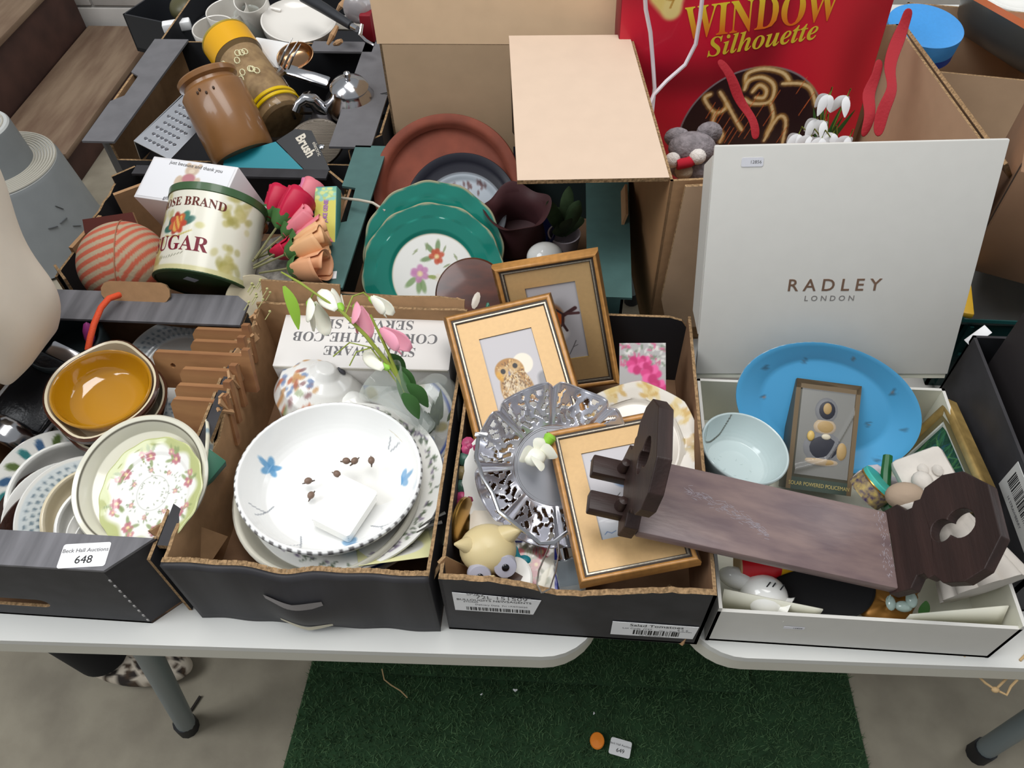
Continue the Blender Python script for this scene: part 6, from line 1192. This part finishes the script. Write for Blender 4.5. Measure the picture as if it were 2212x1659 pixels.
# ================================================================== crate 7 contents and the far left
MUG = mat('cream_mug', '#dad6cf', .2, coat=.2)
def mug(px, py, z, r, h, n, label, handle=False):
    t = thing('mug', label, 'mug', fr(at(px, py, z), n), 'cream mugs in the back crate'); G().lathe([(0, -h), (r*.82, -h), (r*.9, -h*.9), (r, -.002), (r-.001, 0), (r-.003, -.001), (r*.88, -h*.85), (0, -h*.88)], 44).obj('cup', MUG, t)
    G().tube([(r*.93, 0, -h*.25), (r*1.5, 0, -h*.3), (r*1.5, 0, -h*.65), (r*.88, 0, -h*.75)], .005, 8).obj('handle', MUG, t); return t
mug(488, 20, .905, .045, .085, (-.05, -.1, 1), 'upper left cream mug in the back crate'); mug(460, 58, .895, .045, .085, (0, -.1, 1), 'lower left cream mug in the back crate, behind the jar lid')
mug(540, -2, .93, .036, .09, (.05, -.35, .9), 'cream mug lying towards the viewer behind the glass jug')
dish('bowl', [(0, -.05), (.05, -.05), (.075, -.02), (.078, 0), (.075, .001), (.070, -.006), (.05, -.012), (0, -.014)], 'large cream bowl at the right of the back crate', 'bowl', fr(at(645, 42, .90), (.10, -.12, 1)), m=MUG)
t = thing('glass_jug', 'small clear glass jug between the cream mugs', 'jug', fr(at(538, 42, .885), (.0, -.12, 1))); G().lathe([(0, -.05), (.024, -.05), (.028, -.02), (.026, .014), (.028, .016), (.0245, .012), (.026, -.02), (.022, -.045), (0, -.046)], 36).obj('glass', GLS, t); G().tube([(-.026, 0, .006), (-.042, 0, 0), (-.042, 0, -.022), (-.027, 0, -.032)], .003, 8).obj('handle', GLS, t)
BPL = mat('black_plastic', '#26282d', .45)
ld0 = at(775, 62, .93); ld = thing('ladle', 'black-handled steel ladle reaching into the back crate', 'ladle', ld0)
G().tube([at(655, -8, .955)-ld0, at(700, 18, .95)-ld0, at(758, 55, .935)-ld0], [.012, .011, .0085], 10).obj('handle', BPL, ld); G().tube([at(756, 54, .935)-ld0, at(772, 63, .932)-ld0], .0062, 10).obj('collar', STE, ld)
cu_ = G().tube([at(782, 52, .95)-ld0, at(778, 75, .935)-ld0, at(790, 88, .925)-ld0, at(808, 98, .92)-ld0], [.003, .004, .004, .003], 8).obj('loop', STE, ld)
for i, (p_, q_, c, lb) in enumerate((((738, 88), (722, 96), '#b08a68', 'small'), ((728, 58), (708, 96), '#a5805c', 'long'), ((745, 0), (728, 24), '#9c7350', 'upper'))): tag(G().tube([at(*p_, .93), at((p_[0]+q_[0])/2, (p_[1]+q_[1])/2, .925), at(*q_, .91)], [.004, .006, .003], 8).obj('wooden_utensil', mat('pale_utensil_wood', '#a9845f', .6)), lb+' brown wooden utensil handle behind the black ladle', 'utensil')
tag(G().box(-.05, .05, -.01, .03, 0, .006, b=.002).obj('patterned_tray', mat('pale_tray', '#b9b3a8', .4, var=.3, vs=40), None, fr(at(765, 60, .86), (0, -.3, .95))), 'pale patterned tray edge under the black ladle', 'tray')
tag(G().ball((0, 0, 0), (.03, .02, .03), 18, rf=lambda a, b: 1+.1*math.sin(4*a)).obj('cut_glass', mat('frosted_glass', '#c9c4c6', .15, trans=.5), None, tr(*at(775, 18, .93))), 'cut glass piece at the top beside the tall carton flap', 'glass')
tag(G().box(-.012, .012, -.02, .03, -.03, .03, b=.003).obj('red_box', mat('deep_red', '#7d1220', .45), None, tr(*at(796, 55, .90))), 'deep red box corner behind the tall carton flap', 'box')
t = thing('dark_crate', 'black plastic crate with olive contents at the far back left', 'crate', fr(at(400, 30, .80), (0, 0, 1), (.95, -.32, 0)))
for a_, b_ in (((-.09, -.10), (.10, -.10)), ((.10, -.10), (.10, .3)), ((-.09, .3), (-.09, -.10))): panel(t, 'side_panel', a_, b_, .09, mats=(BPL, BPL, BPL), z=-.06)
G().box(-.09, .1, -.1, .3, -.06, -.05).obj('base', BPL, t)
tag(G().ball((0, 0, 0), (.04, .05, .03), 18).obj('olive_pot', mat('olive_glaze', '#4d4a30', .4), None, tr(*at(405, 15, .82))), 'olive green pot in the black crate at the far back left', 'pot')
tag(G().box(-.03, .03, -.012, .012, -.01, .01, b=.003).obj('white_block', WLB, None, tr(*at(382, 55, .85)) @ rt(20)) , 'small white block on the edge of the far black crate', 'block')
# kick stool
STO = mat('grey_enamel', '#84888a', .5, var=.06, vs=20); TRD = mat('ribbed_tread', '#b2aea2', .7)
sc_ = V((-1.735, 1.885, 0)); ks = thing('kick_stool', 'grey round kick step stool with ribbed treads at the far left', 'stool', sc_)
G().lathe([(.215, .012), (.205, .05), (.178, .285), (.172, .297)], 72).obj('lower_body', STO, ks); G().lathe([(.172, .297), (.168, .303), (.10, .303)], 72).obj('lower_rim', mat('pale_rim', '#c2c4c2', .45), ks)
for i in range(9): G().lathe([(.098+.0085*i, .303), (.099+.0085*i, .3065), (.103+.0085*i, .3065), (.1045+.0085*i, .303)], 72).obj('tread_ring', TRD, ks)
G().lathe([(.108, .30), (.100, .42), (.098, .427)], 64).obj('upper_body', STO, ks); G().lathe([(.098, .427), (.094, .432), (0, .430)], 64).obj('upper_rim', mat('pale_rim', '#c2c4c2', .45), ks)
for i in range(9): G().lathe([(.008+.0088*i, .4305), (.009+.0088*i, .434), (.013+.0088*i, .434), (.0145+.0088*i, .4305)], 64).obj('tread_ring', TRD, ks)
for i, (px, py, z) in enumerate(((150, 455, .2), (188, 493, .12), (133, 505, .16), (163, 487, .16))):
    p = at(px, py, z)-sc_; a_ = math.atan2(p.y, p.x)
    rr_ = .205-(.205-.178)*(z-.05)/.235; G().box(-.004, .004, -.0006, .0006, -.014, .014, M=fr((rr_*math.cos(a_), rr_*math.sin(a_), z), (math.cos(a_), math.sin(a_), .1), (0, 0, 1)) @ rt(35+20*i) @ rt(90, 'Y')).obj('scratch', mat('dark_scratch', '#4a4c4e', .7), ks)
# ================================================================== back right corner
OTE = mat('orange_glaze', '#d97a4f', .25); DGP = mat('dark_grey_glaze', '#4b4d4c', .3)
t = thing('blue_tin', 'bright blue round tin in the carton behind the red ribbons', 'tin', fr(at(2000, 55, .985), (.05, -.12, 1))); G().lathe([(0, .002), (.062, .002), (.066, 0), (.066, -.03)], 60).obj('lid', mat('sky_blue_lid', '#3f97df', .5, var=.06, vs=200), t); G().lathe([(.065, -.001), (.066, -.045), (0, -.046)], 60).obj('side', mat('royal_blue', '#1746a0', .4), t)
k6 = thing('carton', 'brown carton at the far back right, holding the blue tin', 'carton', fr((.60, 1.36, T), (0, 0, 1), (.985, -.17, 0)))
for a_, b_ in (((0, 0), (.26, 0)), ((.26, 0), (.26, .26)), ((.26, .26), (0, .26)), ((0, .26), (0, 0))): panel(k6, 'side_panel', a_, b_, .20, mats=(CAR, CAR, EDG))
G().box(0, .26, 0, .26, .001, .005).obj('base', CAR, k6)
pt = thing('orange_rim_dish', 'large dark dish with an orange glazed rim tilted at the back right', 'dish', fr(at(2225, 105, .90), (.42, .22, .88)))
G().lathe([(.165, .02), (.150, -.01), (.12, -.035), (0, -.04)], 90).obj('dark_underside', DGP, pt); G().lathe([(.165, .02), (.168, .030), (.155, .026), (.13, .008), (0, .0)], 90).obj('orange_rim', OTE, pt)
dish('dish', platep(.10, .02, .7), 'glossy white dish behind the orange-rimmed dish', 'dish', fr(at(2190, -10, .86), (0, -.1, 1)))
g = thing('red_spoon', 'shiny red plastic spoon lying on the white table behind the open lid', 'spoon', at(2180, 292, .80)); RPL = mat('red_plastic', '#a3142c', .25)
G().ball((-.022, -.004, 0), (.040, .016, .008), 18).obj('bowl', RPL, g); G().tube([(.010, .004, .002), (.035, .022, .008), (.06, .05, .015)], [.005, .0045, .004], 8).obj('handle', RPL, g)
# ================================================================== the person at the left end of the table
SKN = mat('skin', '#c99a80', .5, sss=.1); TRS = mat('black_trousers', '#141417', .85); COA = mat('cream_cotton', '#e9dece', .85, var=.08, vs=9, bump=.35, bs=26); HAI = mat('brown_hair', '#3d2a20', .7, bump=.6, bs=120)
def skin(name, verts, edges, rad, mt, parent, sub=2, M=None):
    me = bpy.data.meshes.new(name); me.from_pydata(verts, edges, []); me.materials.append(mt); o = bpy.data.objects.new(name, me); COL.objects.link(o); o.parent = parent
    if M is not None: o.matrix_basis = M
    sk = o.modifiers.new('skin', 'SKIN'); sk.use_smooth_shade = True; lay = me.skin_vertices[0] if me.skin_vertices else None
    if lay is None:
        bpy.context.view_layer.objects.active = o; lay = me.skin_vertices.new().data if hasattr(me.skin_vertices, 'new') else me.skin_vertices[0]
    for i, r in enumerate(rad): lay.data[i].radius = (r, r) if isinstance(r, (int, float)) else r
    lay.data[0].use_root = True
    s = o.modifiers.new('sub', 'SUBSURF'); s.levels = s.render_levels = sub
    dg = bpy.context.evaluated_depsgraph_get(); dg.update(); m2 = bpy.data.meshes.new_from_object(o.evaluated_get(dg)); o.modifiers.clear(); o.data = m2; m2.name = name
    m2.polygons.foreach_set('use_smooth', [True]*len(m2.polygons)); return o
PX, PY = -1.0, .63
pe = thing('person', 'person in black trousers and leopard print shoes standing left of the front table', 'person', (PX, PY, 0))
# local: x to the right, y away from the photographer; facing the table (+x)
bv_ = [(0, 0, .90), (.01, 0, 1.05), (.01, 0, 1.22), (.0, 0, 1.38), (.01, 0, 1.47), (.02, 0, 1.53), (.03, 0, 1.60), (.03, 0, 1.66),
       (0, -.16, 1.36), (-.02, -.21, 1.10), (.10, -.20, .92), (0, .16, 1.36), (-.02, .21, 1.10), (-.07, .22, .84),
       (.0, -.085, .86), (.04, -.09, .48), (.05, -.09, .10), (0, .085, .86), (.04, .095, .48), (.05, .10, .10)]
be_ = [(0, 1), (1, 2), (2, 3), (3, 4), (4, 5), (5, 6), (6, 7), (3, 8), (8, 9), (9, 10), (3, 11), (11, 12), (12, 13), (0, 14), (14, 15), (15, 16), (0, 17), (17, 18), (18, 19)]
br_ = [.12, .105, .12, .085, .055, .06, .085, .06, .058, .043, .03, .058, .043, .03, .085, .058, .04, .085, .058, .04]
skin('body', bv_, be_, br_, SKN, pe)
hd_ = G().ball((.03, 0, 1.615), (.098, .078, .118), 28).obj('head', SKN, pe)
G().ball((.012, 0, 1.64), (.108, .088, .115), 28).obj('hair', HAI, hd_)
G().ball((.122, 0, 1.60), (.018, .014, .022), 12).obj('nose', SKN, hd_); G().ball((.112, 0, 1.558), (.010, .024, .006), 12).obj('mouth', mat('lips', '#a5605a', .5), hd_)
for s_ in (-1, 1): G().ball((.113, s_*.032, 1.622), (.010, .014, .009), 12).obj('eye', mat('eye_white', '#e8e4de', .3), hd_); G().ball((.121, s_*.032, 1.622), (.004, .006, .006), 10).obj('iris', mat('dark_iris', '#2b1d14', .2), hd_); G().ball((.02, s_*.082, 1.605), (.02, .010, .03), 12).obj('ear', SKN, hd_)
for s_, wy in ((-1, -.20), (1, .22)):
    ox, oz = (0, 0) if s_ < 0 else (-.17, -.08); hv = [(.10, wy, .92), (.125, wy, .885)]; he = [(0, 1)]; hr = [.026, .030]
    for k, (dy, L_) in enumerate(((-.027, .062), (-.009, .074), (.009, .070), (.026, .056))):
        b = len(hv); hv += [(.138, wy+dy, .855), (.150, wy+dy*1.1, .855-L_*.5), (.146, wy+dy*1.12, .855-L_)]; he += [(1, b), (b, b+1), (b+1, b+2)]; hr += [.0105, .009, .0075]
    b = len(hv); hv += [(.14, wy-s_*-.034, .885), (.155, wy+s_*.052, .862)]; he += [(1, b), (b, b+1)]; hr += [.012, .009]
    skin('hand', [(x+ox, y, z+oz) for x, y, z in hv], he, hr, SKN, pe)
# dark top: body, with a full hem, and sleeves
def coat(u, v):
    a = 2*PI*u; z = .80+.66*v; w_ = .20-.035*v-.03*math.sin(PI*v)+(.012*math.sin(7*a+1)*(1-v)**2); d = .165-.03*v-.02*math.sin(PI*v); k = 1 if v < .85 else (1-(v-.85)*3.4)
    return (d*k*math.cos(a)+.01, w_*k*1.12*math.sin(a), z+.02*math.sin(2*a)*(1-v))
ct = G().surf(coat, 64, 30, cu=True).obj('dark_top', mat('charcoal_knit', '#2f2e33', .9), pe); thicken(ct, .004)
for s_ in (-1, 1):
    yy = s_
    sl_ = G().tube([(0, yy*.15, 1.40), (-.01, yy*.20, 1.24), (-.015, yy*.225, 1.10), (.05 if s_ < 0 else -.04, yy*.222, 1.0), (.095 if s_ < 0 else -.065, yy*.218, .90+.045*(s_ < 0))], [.075, .068, .062, .056, .05], 20).obj('sleeve', mat('charcoal_knit', '#2f2e33', .9), pe)
for s_ in (-1, 1):
    def leg(u, v, s_=s_): a = 2*PI*u; r = .090-.042*v+.006*max(0, v-.55); return (.012+.05*v+r*math.cos(a)*1.05, s_*(.085+.012*v)+r*math.sin(a), .88-.80*v)
    lg_ = G().surf(leg, 32, 16, cu=True).obj('trouser_leg', TRS, pe)
LEO = mat('leopard_canvas', vc=True, rough=.8); rnd = random.Random(9)
for s_ in (-1, 1):
    sh = G().ball((0, 0, 0), (.125, .047, .045), 64, rf=lambda a, b: 1-.12*max(0, -math.cos(a))).obj('shoe', LEO, pe, tr(.115, s_*.10, .036))
    def leo(x, y, z):
        a = Art(x, y, '#cbbfae')
        for i in range(130): a.blob(rnd.uniform(-.12, .12), rnd.uniform(-.05, .05), rnd.uniform(.004, .009), rnd.uniform(.003, .006), ('#2a2320', '#453527')[i % 2], rnd.uniform(0, 180), .3)
        a.mix((z < -.026)*1., '#3a3532'); return a.c
    paint(sh, leo)

# cream canvas bag hanging from the person's arm over the corner of the far left crate
bg_ = thing('tote_bag', 'cream canvas bag hanging at the left edge above the far left crate', 'bag', (-.742, .645, .985))
def tote(u, v):
    a = 2*PI*u; zz = -.070+.42*v; w_ = .085-.02*v*v; d = .050*(1-.7*v)+.010; c, s_ = math.cos(a), math.sin(a); e = .55
    x = math.copysign(abs(c)**e, c)*d; y = math.copysign(abs(s_)**e, s_)*w_; bot = (1-min(1, v/.16))**2
    return (x*(1-.30*bot)+.014*math.sin(9*v+3*a)*(1-v)*.5+.05*v, y*(1-.16*bot)+.04*v+.006*math.sin(14*v), zz+.012*bot*abs(s_)**6*3)
o = G().surf(tote, 72, 44, cu=True).obj('bag_body', COA, bg_)
e_ = [tote(i/36, 0) for i in range(36)]; G().add(e_+[(0, 0, -.083)], [((i+1) % 36, i, 36) for i in range(36)]).obj('bag_bottom', COA, bg_)
G().tube([(.04, .10, .40), (-.02, .08, .50), (-.14, .02, .52), (-.10, -.04, .48), (.04, -.06, .40)], .010, 8).obj('bag_strap', COA, bg_)
